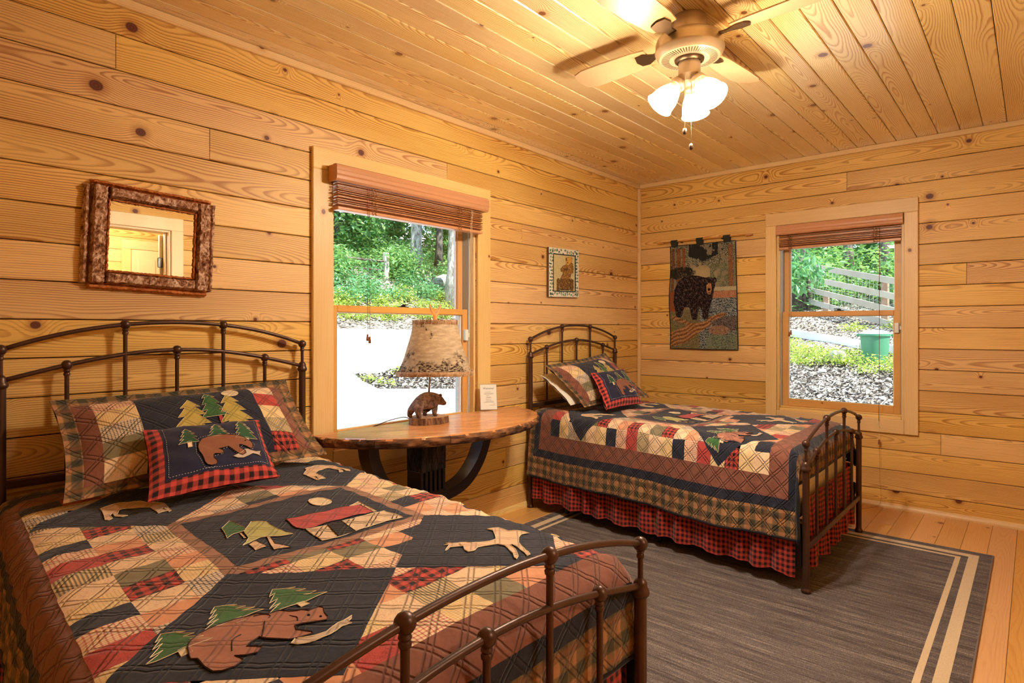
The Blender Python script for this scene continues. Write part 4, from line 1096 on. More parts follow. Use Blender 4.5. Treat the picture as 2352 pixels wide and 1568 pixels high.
# ------------------------------------------------------------------ rug
def rug_mat():
    m, nt = new_mat('rug_pile')
    tc = nd(nt, 'ShaderNodeTexCoord').outputs['Object']
    x, y, z = xyz(nt, tc)[:3]
    a = noise(nt, comb(nt, mt(nt, 'MULTIPLY', x, 160.0), mt(nt, 'MULTIPLY', y, 5.0), 0.0), 1.0, 2.0, .6)
    b = noise(nt, comb(nt, mt(nt, 'MULTIPLY', x, 30.0), mt(nt, 'MULTIPLY', y, 1.5), 4.0), 1.0, 1.0, .5)
    c = noise(nt, tc, 420.0, 1.0)
    f = mt(nt, 'ADD', mt(nt, 'MULTIPLY', a, .55), mt(nt, 'ADD', mt(nt, 'MULTIPLY', c, .5), mt(nt, 'MULTIPLY', b, .25)))
    col = ramp(nt, f, [(.40, srgb(32, 27, 28)), (.56, srgb(74, 65, 65)), (.72, srgb(112, 101, 97)), (.86, srgb(168, 156, 144))])
    n = bump(nt, c, .6, .006)
    finish(nt, col, .95, n, spec=.1, sheen=.1)
    return m
RUGM = rug_mat()
def pale_mat():
    m, nt = new_mat('rug_stripe_cream')
    tc = nd(nt, 'ShaderNodeTexCoord').outputs['Object']
    c = noise(nt, tc, 380.0, 1.0)
    finish(nt, mix(nt, c, srgb(196, 168, 132), srgb(236, 214, 180)), .95, bump(nt, c, .6, .006), spec=.1)
    return m
RUGS = pale_mat()
R0, R1, R2, R3 = .671, 3.66, .252, 2.447
rug = MB().cbox(R0, R1, R2, R3, .0005, .0085, .003).build('area_rug', RUGM, base=(2.1, 1.35, 0))
tag(rug, 'grey striated area rug with double cream border on the floor', 'rug')
def ring_strips(d, w, name):
    a0, a1, b0, b1 = R0 + d, R1 - d, R2 + d, R3 - d
    for q in ([(a0, b0), (a1, b0), (a1 - w, b0 + w), (a0 + w, b0 + w)], [(a1, b0), (a1, b1), (a1 - w, b1 - w), (a1 - w, b0 + w)],
              [(a1, b1), (a0, b1), (a0 + w, b1 - w), (a1 - w, b1 - w)], [(a0, b1), (a0, b0), (a0 + w, b0 + w), (a0 + w, b1 - w)]):
        MB().prism(q, .0080, .0095, 'xy').build(name, RUGS, rug)
ring_strips(.055, .043, 'wide_stripe'); ring_strips(.128, .022, 'thin_stripe')
mb = MB(); mb.tube([(R0, R2, .005), (R1, R2, .005), (R1, R3, .005), (R0, R3, .005)], .005, 8, closed=True)
mb.build('bound_edge', simple('rug_binding', srgb(120, 104, 98), .9), rug)

# ------------------------------------------------------------------ half-moon console table
TBX, TZ = 2.485, .700
def slab_mat():
    m, nt = new_mat('live_edge_slab')
    tc = nd(nt, 'ShaderNodeTexCoord').outputs['Object']
    x, y, z = xyz(nt, tc)[:3]
    w = noise(nt, tc, 3.0, 2.0)
    r = mt(nt, 'ADD', mt(nt, 'MULTIPLY', mt(nt, 'MULTIPLY_ADD', x, .55, y), 26.0), mt(nt, 'MULTIPLY', w, 7.0))
    g = noise(nt, comb(nt, mt(nt, 'MULTIPLY', r, 1.0), mt(nt, 'MULTIPLY', x, 4.0), 0.0), 1.0, 3.0, .6)
    col = ramp(nt, g, [(.30, srgb(164, 92, 48)), (.48, srgb(204, 134, 80)), (.66, srgb(226, 164, 106)), (.8, srgb(180, 104, 56))])
    crack = sstep(nt, mt(nt, 'ABSOLUTE', mt(nt, 'SUBTRACT', noise(nt, comb(nt, mt(nt, 'MULTIPLY', x, 5.0), mt(nt, 'MULTIPLY', y, 14.0), 3.0), 1.0, 3.0, .7), .5)), .012, .0)
    col = mix(nt, mt(nt, 'MULTIPLY', crack, .5), col, srgb(104, 52, 28))
    finish(nt, col, .28, None, spec=.5, coat=.4, coat_rough=.12)
    return m
SLAB = slab_mat()
def rough_bark(name, c0, c1, c2, sc=28.0, bs=.9, mapping=(1, 1, 1)):
    m, nt = new_mat(name)
    tc = nd(nt, 'ShaderNodeTexCoord').outputs['Object']
    v = nd(nt, 'ShaderNodeVectorMath', {0: tc, 1: mapping}, operation='MULTIPLY').outputs[0]
    f = noise(nt, v, sc, 4.0, .65, dist=.6); f2 = noise(nt, v, sc * 3.1, 2.0)
    h = mt(nt, 'MULTIPLY_ADD', f2, .35, f)
    col = ramp(nt, h, [(.46, c0), (.62, c1), (.82, c2)])
    finish(nt, col, .8, bump(nt, h, bs, .012), spec=.25)
    return m
EDGEB = rough_bark('table_bark_edge', srgb(44, 32, 26), srgb(84, 56, 40), srgb(150, 98, 58), 14.0, .5, (.5, .5, 1.6))
BLACKW = simple('black_stained_wood', srgb(36, 28, 26), .38, var=.3, scale=12)
tb = empty('console_table', (TBX, .3, 0), 'half moon slab table with black curved legs under the window', 'table')
A_, B_ = .715, .545
outl = [(TBX + A_ * math.cos(t), .060 + B_ * math.sin(t)) for t in np.linspace(0, math.pi, 64)]
def jag(t): return .003 * math.sin(t * 23) + .002 * math.sin(t * 57 + 1) + .001 * math.sin(t * 111)
tt = np.linspace(0, math.pi, 140)
inner = [(TBX + (A_ - .045) * math.cos(t), .060 + (B_ - .045) * math.sin(t)) for t in np.linspace(0, math.pi, 64)]
MB().prism(inner, TZ - .044, TZ, 'xy').build('table_top', SLAB, tb)
# live edge in segments, like the joined rim of the slab
cuts = [0, .18, .30, .62, 1.15, 1.75, 2.35, 2.85, math.pi]
for k in range(len(cuts) - 1):
    P = []
    ts = np.linspace(cuts[k] + .0015, cuts[k + 1] - .0015, 22)
    prof = [(-.046, 0), (-.002, 0), (.004, -.006), (.006, -.018), (.003, -.032), (-.006, -.044), (-.046, -.044)]
    for t in ts:
        row = []
        for d, z in prof:
            j = jag(t + z * 9) * (1 if d > -.02 else 0)
            row.append((TBX + (A_ + d + j) * math.cos(t), .060 + max(0, (B_ + d + j)) * math.sin(t), TZ + z + .0005))
        P.append(row + [row[0]])
    P = np.array(P)
    o = MB().grid(P).build('live_edge', EDGEB, tb, smooth=50)
    o.data.materials.append(SLAB)
    for p in o.data.polygons:
        if p.normal.z > .85: p.material_index = 1
def bar_arc(pts, w, th, name, mat, y):
    """flat bent bar in the x-z plane: pts centre line, w width in plane, th along y"""
    P = smooth_path([(x, 0, z) for x, z in pts], 10); mb = MB(); rows = []
    for i, p in enumerate(P):
        a = np.array(P[min(i + 1, len(P) - 1)]) - np.array(P[max(i - 1, 0)]); a /= np.linalg.norm(a); n = np.array([-a[2], 0, a[0]])
        c = np.array(p); rows.append([tuple(c + n * s * w / 2 + np.array([0, y + d * th / 2, 0])) for s, d in ((-1, -1), (1, -1), (1, 1), (-1, 1), (-1, -1))])
    rows = np.array(rows); mb.grid(rows)
    b = len(mb.v); mb.f.append((0, 1, 2, 3)); mb.f.append((b - 5, b - 4, b - 3, b - 2))
    return mb.build(name, mat, tb)
TCX = 2.60
up = [(-.40, TZ - .044), (-.385, .56), (-.32, .44), (-.20, .345), (0, .312), (.20, .345), (.32, .44), (.385, .56), (.40, TZ - .044)]
dn = [(-.32, 0.0), (-.27, .10), (-.16, .205), (0, .252), (.16, .205), (.27, .10), (.32, 0.0)]
for y in (.205,):
    bar_arc([(TCX - .02 + x, z) for x, z in up], .058, .085, 'curved_leg', BLACKW, y)
    bar_arc([(TCX - .02 + x, z) for x, z in dn], .058, .085, 'curved_foot', BLACKW, y)
mb = MB(); pc = TCX + .03
mb.cbox(pc - .085, pc + .085, .165, .285, .47, TZ - .044, .006); mb.build('carved_post', rough_bark('carved_black', srgb(14, 12, 12), srgb(34, 28, 26), srgb(70, 60, 52), 40.0, .8, (1, 1, .25)), tb)
for k in range(6):
    x = pc - .075 + k * .03; MB().cbox(x - .009, x + .009, .17, .28, .36, .475, .003).build('carved_tine', BLACKW, tb)
MB().cbox(pc - .09, pc + .09, .165, .285, .325, .365, .006).build('carved_base', BLACKW, tb)

# ------------------------------------------------------------------ bear lamp
LX, LY = 2.575, .175
lamp = empty('bear_lamp', (LX, LY, TZ + .0006), 'table lamp with birch bark shade on a carved bear', 'lamp')
Z0 = TZ + .0008
mb = MB(); n = 40; top, bot = [], []
for k in range(n):
    a = 2 * math.pi * k / n; r = .108 * (1 + .06 * math.sin(3 * a + 1) + .03 * math.sin(9 * a) + .015 * math.sin(17 * a))
    top.append((LX + r * math.cos(a), LY + .82 * r * math.sin(a), Z0 + .034)); bot.append((LX + 1.03 * r * math.cos(a), LY + .85 * r * math.sin(a), Z0))
BARKR = rough_bark('slice_bark', srgb(38, 26, 20), srgb(96, 66, 46), srgb(150, 110, 78), 30.0, .9, (1, 1, .3))
mb.add(top + bot, [tuple(range(n, 2 * n))[::-1]] + [(i, n + i, n + (i + 1) % n, (i + 1) % n) for i in range(n)]); mb.build('log_slice', BARKR, lamp)
mb = MB(); mb.add(top, [tuple(range(n))]); mb.build('cut_face', simple('slice_face', srgb(176, 126, 84), .6, var=.15, scale=30), lamp)
CARVE = rough_bark('carved_bear_wood', srgb(62, 44, 36), srgb(104, 78, 64), srgb(146, 116, 98), 46.0, .5, (1, 1, 1))
def skin_body(name, verts, edges, radii, mat, parent, subdiv=2, root=0):
    me = bpy.data.meshes.new(name); off = BASE.get(parent.name, parent.location)
    me.from_pydata([tuple(Vector(v) - Vector(off)) for v in verts], edges, [])
    o = bpy.data.objects.new(name, me); COL.objects.link(o)
    sk = o.modifiers.new('skin', 'SKIN')
    for i, r in enumerate(radii):
        sv = me.skin_vertices[0].data[i]; sv.radius = r if isinstance(r, tuple) else (r, r); sv.use_root = (i == root)
    sb = o.modifiers.new('sub', 'SUBSURF'); sb.levels = subdiv; sb.render_levels = subdiv
    dg = bpy.context.evaluated_depsgraph_get(); ev = o.evaluated_get(dg)
    m2 = bpy.data.meshes.new_from_object(ev); bpy.data.objects.remove(o, do_unlink=True)
    m2.name = name; m2.materials.clear(); m2.materials.append(mat)
    m2.polygons.foreach_set('use_smooth', [True] * len(m2.polygons))
    o = bpy.data.objects.new(name, m2); COL.objects.link(o); o.parent = parent; BASE[o.name] = Vector(off)
    return o
# the bear walks along -x (to the right in view): rump, back, shoulder hump, neck, head, muzzle
bx, by, bz = LX + .01, LY, Z0 + .034
V = [(.060, 0, .072), (.022, 0, .084), (-.022, 0, .082), (-.054, 0, .084), (-.086, -.002, .074), (-.110, -.004, .058), (-.132, -.005, .050),
     (.066, .026, .040), (.070, .028, .006), (.056, .029, .004), (.070, -.026, .040), (.078, -.028, .006), (.064, -.029, .004),
     (-.034, .024, .040), (-.030, .026, .006), (-.046, .026, .004), (-.022, -.024, .040), (-.010, -.026, .006), (-.026, -.026, .004)]
V = [(bx + 1.12 * p + .004, by + 1.1 * q, bz + 1.06 * r) for p, q, r in V]
E_ = [(0, 1), (1, 2), (2, 3), (3, 4), (4, 5), (5, 6), (0, 7), (7, 8), (8, 9), (0, 10), (10, 11), (11, 12), (2, 13), (13, 14), (14, 15), (2, 16), (16, 17), (17, 18)]
Rr = [.046, .047, .044, .037, .029, .017, .012, .022, .014, .011, .022, .014, .011, .019, .013, .011, .019, .013, .011]
bear = skin_body('carved_bear', V, E_, Rr, CARVE, lamp)
for s in (-1, 1):
    MB().ball((bx - .080, by + s * .020, bz + .106), .0090, 10).build('bear_ear', CARVE, lamp, smooth=True)
RODM = simple('lamp_rod_steel', srgb(150, 146, 138), .3, metal=.9)
sx, sy = LX - .055, LY - .005     # the shade sits a little off the rod
MB().tube([(LX - .004, LY, bz + .09), (LX - .012, LY, Z0 + .26), (sx, sy, Z0 + .36)], .0055, 10).build('rod', RODM, lamp, smooth=True)
MB().lathe([(.0001, .0), (.014, 0), (.016, .01), (.016, .05), (.012, .056), (.0001, .056)], (sx, sy, Z0 + .335), 14).build('socket', BRONZE, lamp, smooth=40)
def shade_mat():
    m, nt = new_mat('birch_bark_shade')
    tc = nd(nt, 'ShaderNodeTexCoord').outputs['Object']
    x, y, z = xyz(nt, tc)[:3]
    ang = mt(nt, 'ARCTAN2', y, x)
    hz = noise(nt, comb(nt, mt(nt, 'MULTIPLY', ang, 2.2), mt(nt, 'MULTIPLY', z, 70.0), 0.0), 1.0, 3.0, .6)
    lz = noise(nt, comb(nt, mt(nt, 'MULTIPLY', ang, 9.0), mt(nt, 'MULTIPLY', z, 160.0), 2.0), 1.0, 2.0, .6)
    dk = noise(nt, comb(nt, mt(nt, 'MULTIPLY', ang, 1.3), mt(nt, 'MULTIPLY', z, 9.0), 6.5), 1.0, 3.0, .65)
    low = sstep(nt, z, .40, .27)
    col = ramp(nt, hz, [(.25, srgb(158, 136, 110)), (.5, srgb(182, 160, 132)), (.75, srgb(204, 184, 156))])
    col = mix(nt, mt(nt, 'MULTIPLY', sstep(nt, lz, .62, .74), .35), col, srgb(124, 96, 70))
    spot = mt(nt, 'MULTIPLY', sstep(nt, mt(nt, 'MULTIPLY_ADD', low, .16, dk), .60, .68), sstep(nt, lz, .35, .6))
    col = mix(nt, spot, col, srgb(58, 42, 34))
    bs = nt.nodes.new('ShaderNodeBsdfDiffuse'); tr = nt.nodes.new('ShaderNodeBsdfTranslucent'); ms = nt.nodes.new('ShaderNodeMixShader'); ms.inputs[0].default_value = .10
    nb = bump(nt, mt(nt, 'ADD', hz, lz), .5, .004)
    for s in (bs, tr): nt.links.new(col, s.inputs[0]); nt.links.new(nb, s.inputs['Normal'])
    nt.links.new(bs.outputs[0], ms.inputs[1]); nt.links.new(tr.outputs[0], ms.inputs[2])
    o = nt.nodes.new('ShaderNodeOutputMaterial'); nt.links.new(ms.outputs[0], o.inputs[0])
    return m
SHZ0, SHZ1 = Z0 + .255, Z0 + .535
P = []
for k in range(49):
    a = 2 * math.pi * k / 48; row = []
    for j in range(13):
        f_ = j / 12; r = .205 + (.118 - .205) * f_ - .010 * math.sin(math.pi * f_) + .0015 * math.sin(a * 7 + j); row.append((sx + r * math.cos(a), sy + r * math.sin(a) * .97, SHZ0 + (SHZ1 - SHZ0) * f_ + .004 * math.sin(2 * a) * (1 - f_)))
    P.append(row)
shade = MB().grid(np.array(P)).build('lamp_shade', shade_mat(), lamp, smooth=True, fixn=False)
LEATH = rough_bark('shade_rim_rawhide', srgb(120, 86, 56), srgb(160, 120, 84), srgb(190, 150, 110), 40.0, .5)
for z, r0 in ((SHZ0 + .004, .206), (SHZ1 - .006, .119)):
    pr = np.array([[(sx + (r0 + d) * math.cos(a), sy + (r0 + d) * math.sin(a) * .97, z + h + .004 * math.sin(2 * a) * (z < SHZ0 + .1)) for d, h in ((.003, -.010), (.006, 0), (.003, .014), (-.004, .014), (-.005, -.008), (.003, -.010))] for a in np.linspace(0, 2 * math.pi, 49)])
    rim = MB().grid(pr).build('rawhide_rim', LEATH, shade, base=lamp.location, smooth=True)
    for k in range(22):
        a = 2 * math.pi * k / 22 + .1; MB().tube([(sx + (r0 + .008) * math.cos(a), sy + (r0 + .008) * math.sin(a) * .97, z - .012), (sx + (r0 + .009) * math.cos(a + .06), sy + (r0 + .009) * math.sin(a + .06) * .97, z + .015)], .0011, 4).build('lacing', THREADL, shade, base=lamp.location)
ANT = simple('antler_tan', srgb(208, 150, 84), .5, var=.2, scale=40)
fz = SHZ1 - .005
MB().tube(smooth_path([(sx, sy, fz - .03), (sx, sy, fz + .02), (sx + .004, sy, fz + .038), (sx + .026, sy, fz + .062), (sx + .040, sy, fz + .100)], 5), [.013] * 6 + [.012] * 5 + [.010] * 4 + [.0075] * 3 + [.005, .003, .0008], 10).build('antler_finial', ANT, lamp, smooth=True)
MB().tube(smooth_path([(sx, sy, fz + .02), (sx - .006, sy, fz + .040), (sx - .026, sy, fz + .064), (sx - .038, sy, fz + .100)], 5), [.012] * 5 + [.010] * 5 + [.0075] * 3 + [.005, .003, .0008], 10).build('antler_finial', ANT, lamp, smooth=True)
mb = MB()
for k in range(3):
    a = 2 * math.pi * k / 3; mb.tube([(sx, sy, SHZ1 - .012), (sx + .116 * math.cos(a), sy + .116 * math.sin(a) * .97, SHZ1 - .012)], .0015, 5)
mb.build('shade_spider', RODM, lamp)
add_light('lamp_bulb', 'POINT', Vector((sx, sy, Z0 + .44)) - lamp.location, 1.6, (1, .62, .26), .03, parent=lamp)
cordp = smooth_path([(LX + .03, LY + .02 - .12, Z0 + .006), (LX + .09, .090, Z0 + .03), (LX + .17, .075, Z0 + .022), (LX + .24, .062, Z0 + .004), (LX + .275, .046, TZ - .02), (LX + .29, .034, .55), (LX + .30, .030, .30)], 6)
MB().tube(cordp, .0028, 6).build('power_cord', simple('cord_brown', srgb(44, 32, 26), .5), lamp, smooth=True)

# ------------------------------------------------------------------ welcome card in an acrylic stand
sg = empty('welcome_card', (2.02, .10, TZ), 'white printed welcome card in a clear stand on the table', 'card')
ang = math.radians(50); ca, sa = math.cos(ang), math.sin(ang)   # width direction
def SG(a, b, d=0.0):
    """a across, b up the leaning card, d out of its face"""
    wx, wy = -.83, .56; nx, ny = .56, .83
    lean = .16
    return (2.02 + wx * a + nx * (d - b * lean), .10 + wy * a + ny * (d - b * lean), TZ + .002 + b * .985 + d * lean)
ACR = bpy.data.materials.new('acrylic'); ACR.use_nodes = True; ACR.node_tree.nodes.clear()
nt = ACR.node_tree; t_ = nt.nodes.new('ShaderNodeBsdfTransparent'); t_.inputs[0].default_value = (.97, .985, .99, 1); g_ = nt.nodes.new('ShaderNodeBsdfGlossy'); g_.inputs['Roughness'].default_value = .05
ms = nt.nodes.new('ShaderNodeMixShader'); ms.inputs[0].default_value = .05; nt.links.new(t_.outputs[0], ms.inputs[1]); nt.links.new(g_.outputs[0], ms.inputs[2]); o_ = nt.nodes.new('ShaderNodeOutputMaterial'); nt.links.new(ms.outputs[0], o_.inputs[0])
PAPER = simple('card_paper', srgb(252, 248, 240), .6); INK = simple('card_ink', srgb(70, 62, 60), .7); BLUEE = simple('card_edge_blue', srgb(126, 160, 176), .5)
def quadbox(mb, a0, a1, b0, b1, d0, d1):
    vs = [SG(a, b, d) for d in (d0, d1) for b in (b0, b1) for a in (a0, a1)]
    mb.add(vs, [(0, 2, 3, 1), (4, 5, 7, 6), (0, 1, 5, 4), (2, 6, 7, 3), (0, 4, 6, 2), (1, 3, 7, 5)]); return mb
w2, hh = .052, .158
quadbox(MB(), -w2, w2, .004, hh, -.0008, .0008).build('paper', PAPER, sg)
quadbox(MB(), -w2 - .003, w2 + .003, .0, hh + .003, .0010, .0026).build('clear_front', ACR, sg)
quadbox(MB(), -w2 - .003, w2 + .003, .0, .002, -.03, .0026).build('clear_foot', ACR, sg)
mb = MB()
for a0, a1, b0, b1 in ((-w2, w2, .004, .0055), (-w2, w2, hh - .0015, hh), (-w2, -w2 + .0015, .004, hh), (w2 - .0015, w2, .004, hh)): quadbox(mb, a0, a1, b0, b1, .0008, .00095)
mb.build('blue_edge_line', BLUEE, sg)
tx = bpy.data.curves.new('welcome_lettering', 'FONT'); tx.body = 'Welcome!'; tx.size = .0165; tx.align_x = 'CENTER'; tx.shear = .25; tx.extrude = .0001
to = bpy.data.objects.new('welcome_lettering', tx); COL.objects.link(to); tx.materials.append(INK); to.parent = sg
X = (Vector(SG(1, 0)) - Vector(SG(0, 0))).normalized(); Yv = (Vector(SG(0, 1)) - Vector(SG(0, 0))).normalized(); Zv = X.cross(Yv)
Mx = Matrix((X, Yv, Zv)).transposed().to_4x4(); Mx.translation = Vector(SG(.0, hh - .030, .00115)) - sg.location; to.matrix_local = Mx
bpy.context.view_layer.update()
me_t = bpy.data.meshes.new_from_object(to.evaluated_get(bpy.context.evaluated_depsgraph_get())); bpy.data.objects.remove(to, do_unlink=True)
to = bpy.data.objects.new('welcome_lettering', me_t); me_t.materials.clear(); me_t.materials.append(INK); COL.objects.link(to); to.parent = sg; to.matrix_local = Mx
mb = MB(); r_ = random.Random(3)
for b, wa, wb in ((.110, -.022, .016), (.102, -.028, .034), (.097, -.026, .028), (.088, -.014, .004), (.080, -.010, .012), (.076, -.016, .018), (.066, -.018, .016), (.058, -.014, .020), (.053, -.020, .030), (.048, -.030, .036), (.038, .028, .040), (.030, .004, .040)):
    a = wa
    while a < wb:
        l = r_.uniform(.003, .008); quadbox(mb, a, min(a + l, wb), b, b + .0016, .0008, .00095); a += l + .0018
o = mb.build('printed_lines', INK, sg); o['kind'] = 'stuff'

# ------------------------------------------------------------------ bark mirror
mr = empty('bark_mirror', (3.845, .0, 1.535), 'tilted mirror in a rustic bark covered frame on the wall', 'mirror')
TH = math.radians(-2.2)
def MR(a, b, d):
    """a to the right in view (-x), b up, d out of the wall"""
    return (3.845 - (a * math.cos(TH) - b * math.sin(TH)), .004 + d, 1.537 + (a * math.sin(TH) + b * math.cos(TH)))
BARK = rough_bark('mirror_bark', srgb(84, 44, 28), srgb(166, 116, 84), srgb(226, 190, 164), 34.0, .8)
BWOOD = rough_bark('mirror_raw_wood', srgb(150, 80, 34), srgb(182, 104, 50), srgb(204, 126, 68), 18.0, .3)
def bark_strip(a0, a1, b0, b1, d0, d1, amp, name, mat, seed, parent=mr, skirt=True):
    na, nb = max(3, int((a1 - a0) / .006)), max(3, int((b1 - b0) / .006)); rs = np.random.RandomState(seed)
    h = rs.rand(na + 1, nb + 1); h = (h + np.roll(h, 1, 0 if na > nb else 1) * 1.2) / 2.2
    P = np.zeros((na + 1, nb + 1, 3))
    for i in range(na + 1):
        for j in range(nb + 1):
            e = min(i, na - i, j, nb - j); jit = (rs.rand(2) - .5) * .004 * (amp > .002)
            a = a0 + (a1 - a0) * i / na + jit[0]; b = b0 + (b1 - b0) * j / nb + jit[1]
            P[i, j] = MR(a, b, d0 if e == 0 and skirt else d1 + (h[i, j] - .5) * 2 * amp)
    mb = MB().grid(P); return mb.build(name, mat, parent, smooth=False)
ga, gb = .150, .129          # half size of the glass
o1, o2 = .040, .034
# backing wood, front bark strips, inner bead and outer bark slips
bark_strip(-ga - .062, ga + .062, -gb - .056, gb + .056, .0, .006, 0, 'back_board', BWOOD, 1)
fr_w = .046
for nm, a0, a1, b0, b1, sd in (('bark_strip', -ga - .058, -ga - .008, -gb - .052, gb + .052, 2), ('bark_strip', ga + .008, ga + .058, -gb - .052, gb + .052, 3),
                           ('bark_strip', -ga - .007, ga + .007, gb + .008, gb + .050, 4), ('bark_strip', -ga - .007, ga + .007, -gb - .050, -gb - .008, 5)):
    bark_strip(a0, a1, b0, b1, .006, .036, .006, nm, BARK, sd)
for nm, a0, a1, b0, b1, sd in (('raw_slip', -ga - .010, -ga + .004, -gb - .01, gb + .01, 6), ('raw_slip', ga - .006, ga + .010, -gb - .01, gb + .01, 7), ('raw_slip', -ga, ga, gb - .004, gb + .010, 8), ('raw_slip', -ga, ga, -gb - .010, -gb + .004, 9)):
    bark_strip(a0, a1, b0, b1, .006, .020, .0025, nm, BWOOD, sd)
for nm, a0, a1, b0, b1, sd in (('outer_slip', -ga - .084, -ga - .060, -gb - .056, gb + .050, 10), ('outer_slip', ga + .060, ga + .082, -gb - .050, gb + .056, 11), ('outer_slip', -ga - .060, ga + .066, gb + .052, gb + .070, 12), ('outer_slip', -ga - .060, ga + .058, -gb - .072, -gb - .053, 13)):
    bark_strip(a0, a1, b0, b1, .0, .020, .004, nm, BARK if sd < 12 else BWOOD, sd)
m, nt = new_mat('mirror_silver'); finish(nt, (.92, .90, .86), .01, metal=1.0)
mb = MB(); mb.add([MR(a, b, d) for d in (.009, .012) for a, b in ((-ga, -gb), (ga, -gb), (ga, gb), (-ga, gb))], [(0, 1, 2, 3), (7, 6, 5, 4), (0, 4, 5, 1), (1, 5, 6, 2), (2, 6, 7, 3), (3, 7, 4, 0)])
mb.build('mirror_glass', m, mr)

# ------------------------------------------------------------------ painted pictures (vertex painted cloth / board)
def paint_mat(name, rough=.8, bs=.0, scale=500.0):
    m, nt = new_mat(name)
    at = nd(nt, 'ShaderNodeAttribute'); at.attribute_name = 'paint'
    n = None
    if bs:
        tc = nd(nt, 'ShaderNodeTexCoord').outputs['Object']; n = bump(nt, noise(nt, tc, scale, 1.0), bs, .002)
    finish(nt, at.outputs['Color'], rough, n, spec=.2)
    return m
def fill(img, poly, col, aa=None):
    H, W = img.shape[:2]; yy, xx = np.mgrid[0:H, 0:W]; X = (xx + .5) / W; Y = (yy + .5) / H
    ins = np.zeros((H, W), bool); n = len(poly)
    for i in range(n):
        x0, y0 = poly[i]; x1, y1 = poly[(i + 1) % n]
        c = ((y0 > Y) != (y1 > Y)) & (X < (x1 - x0) * (Y - y0) / (y1 - y0 + 1e-12) + x0); ins ^= c
    img[ins] = col(X[ins], Y[ins]) if callable(col) else col
    return ins
def ell(cx, cy, rx, ry, n=24, rot=0.0): return [(cx + rx * math.cos(t) * math.cos(rot) - ry * math.sin(t) * math.sin(rot), cy + rx * math.cos(t) * math.sin(rot) + ry * math.sin(t) * math.cos(rot)) for t in np.linspace(0, 2 * math.pi, n, endpoint=False)]
def fbm(H, W, sc, rs, octv=3):
    out = np.zeros((H, W)); a = 1.0
    for o in range(octv):
        n = max(2, int(sc * 2 ** o)); g = rs.rand(n + 2, n + 2); y = np.linspace(0, n, H); x = np.linspace(0, n, W); yi = y.astype(int); xi = x.astype(int); fy = (y - yi)[:, None]; fx = (x - xi)[None, :]
        v = (g[yi][:, xi] * (1 - fy) * (1 - fx) + g[yi + 1][:, xi] * fy * (1 - fx) + g[yi][:, xi + 1] * (1 - fy) * fx + g[yi + 1][:, xi + 1] * fy * fx); out += a * v; a *= .55
    return out / 1.85
def L(*c): return np.array(srgb(*c))
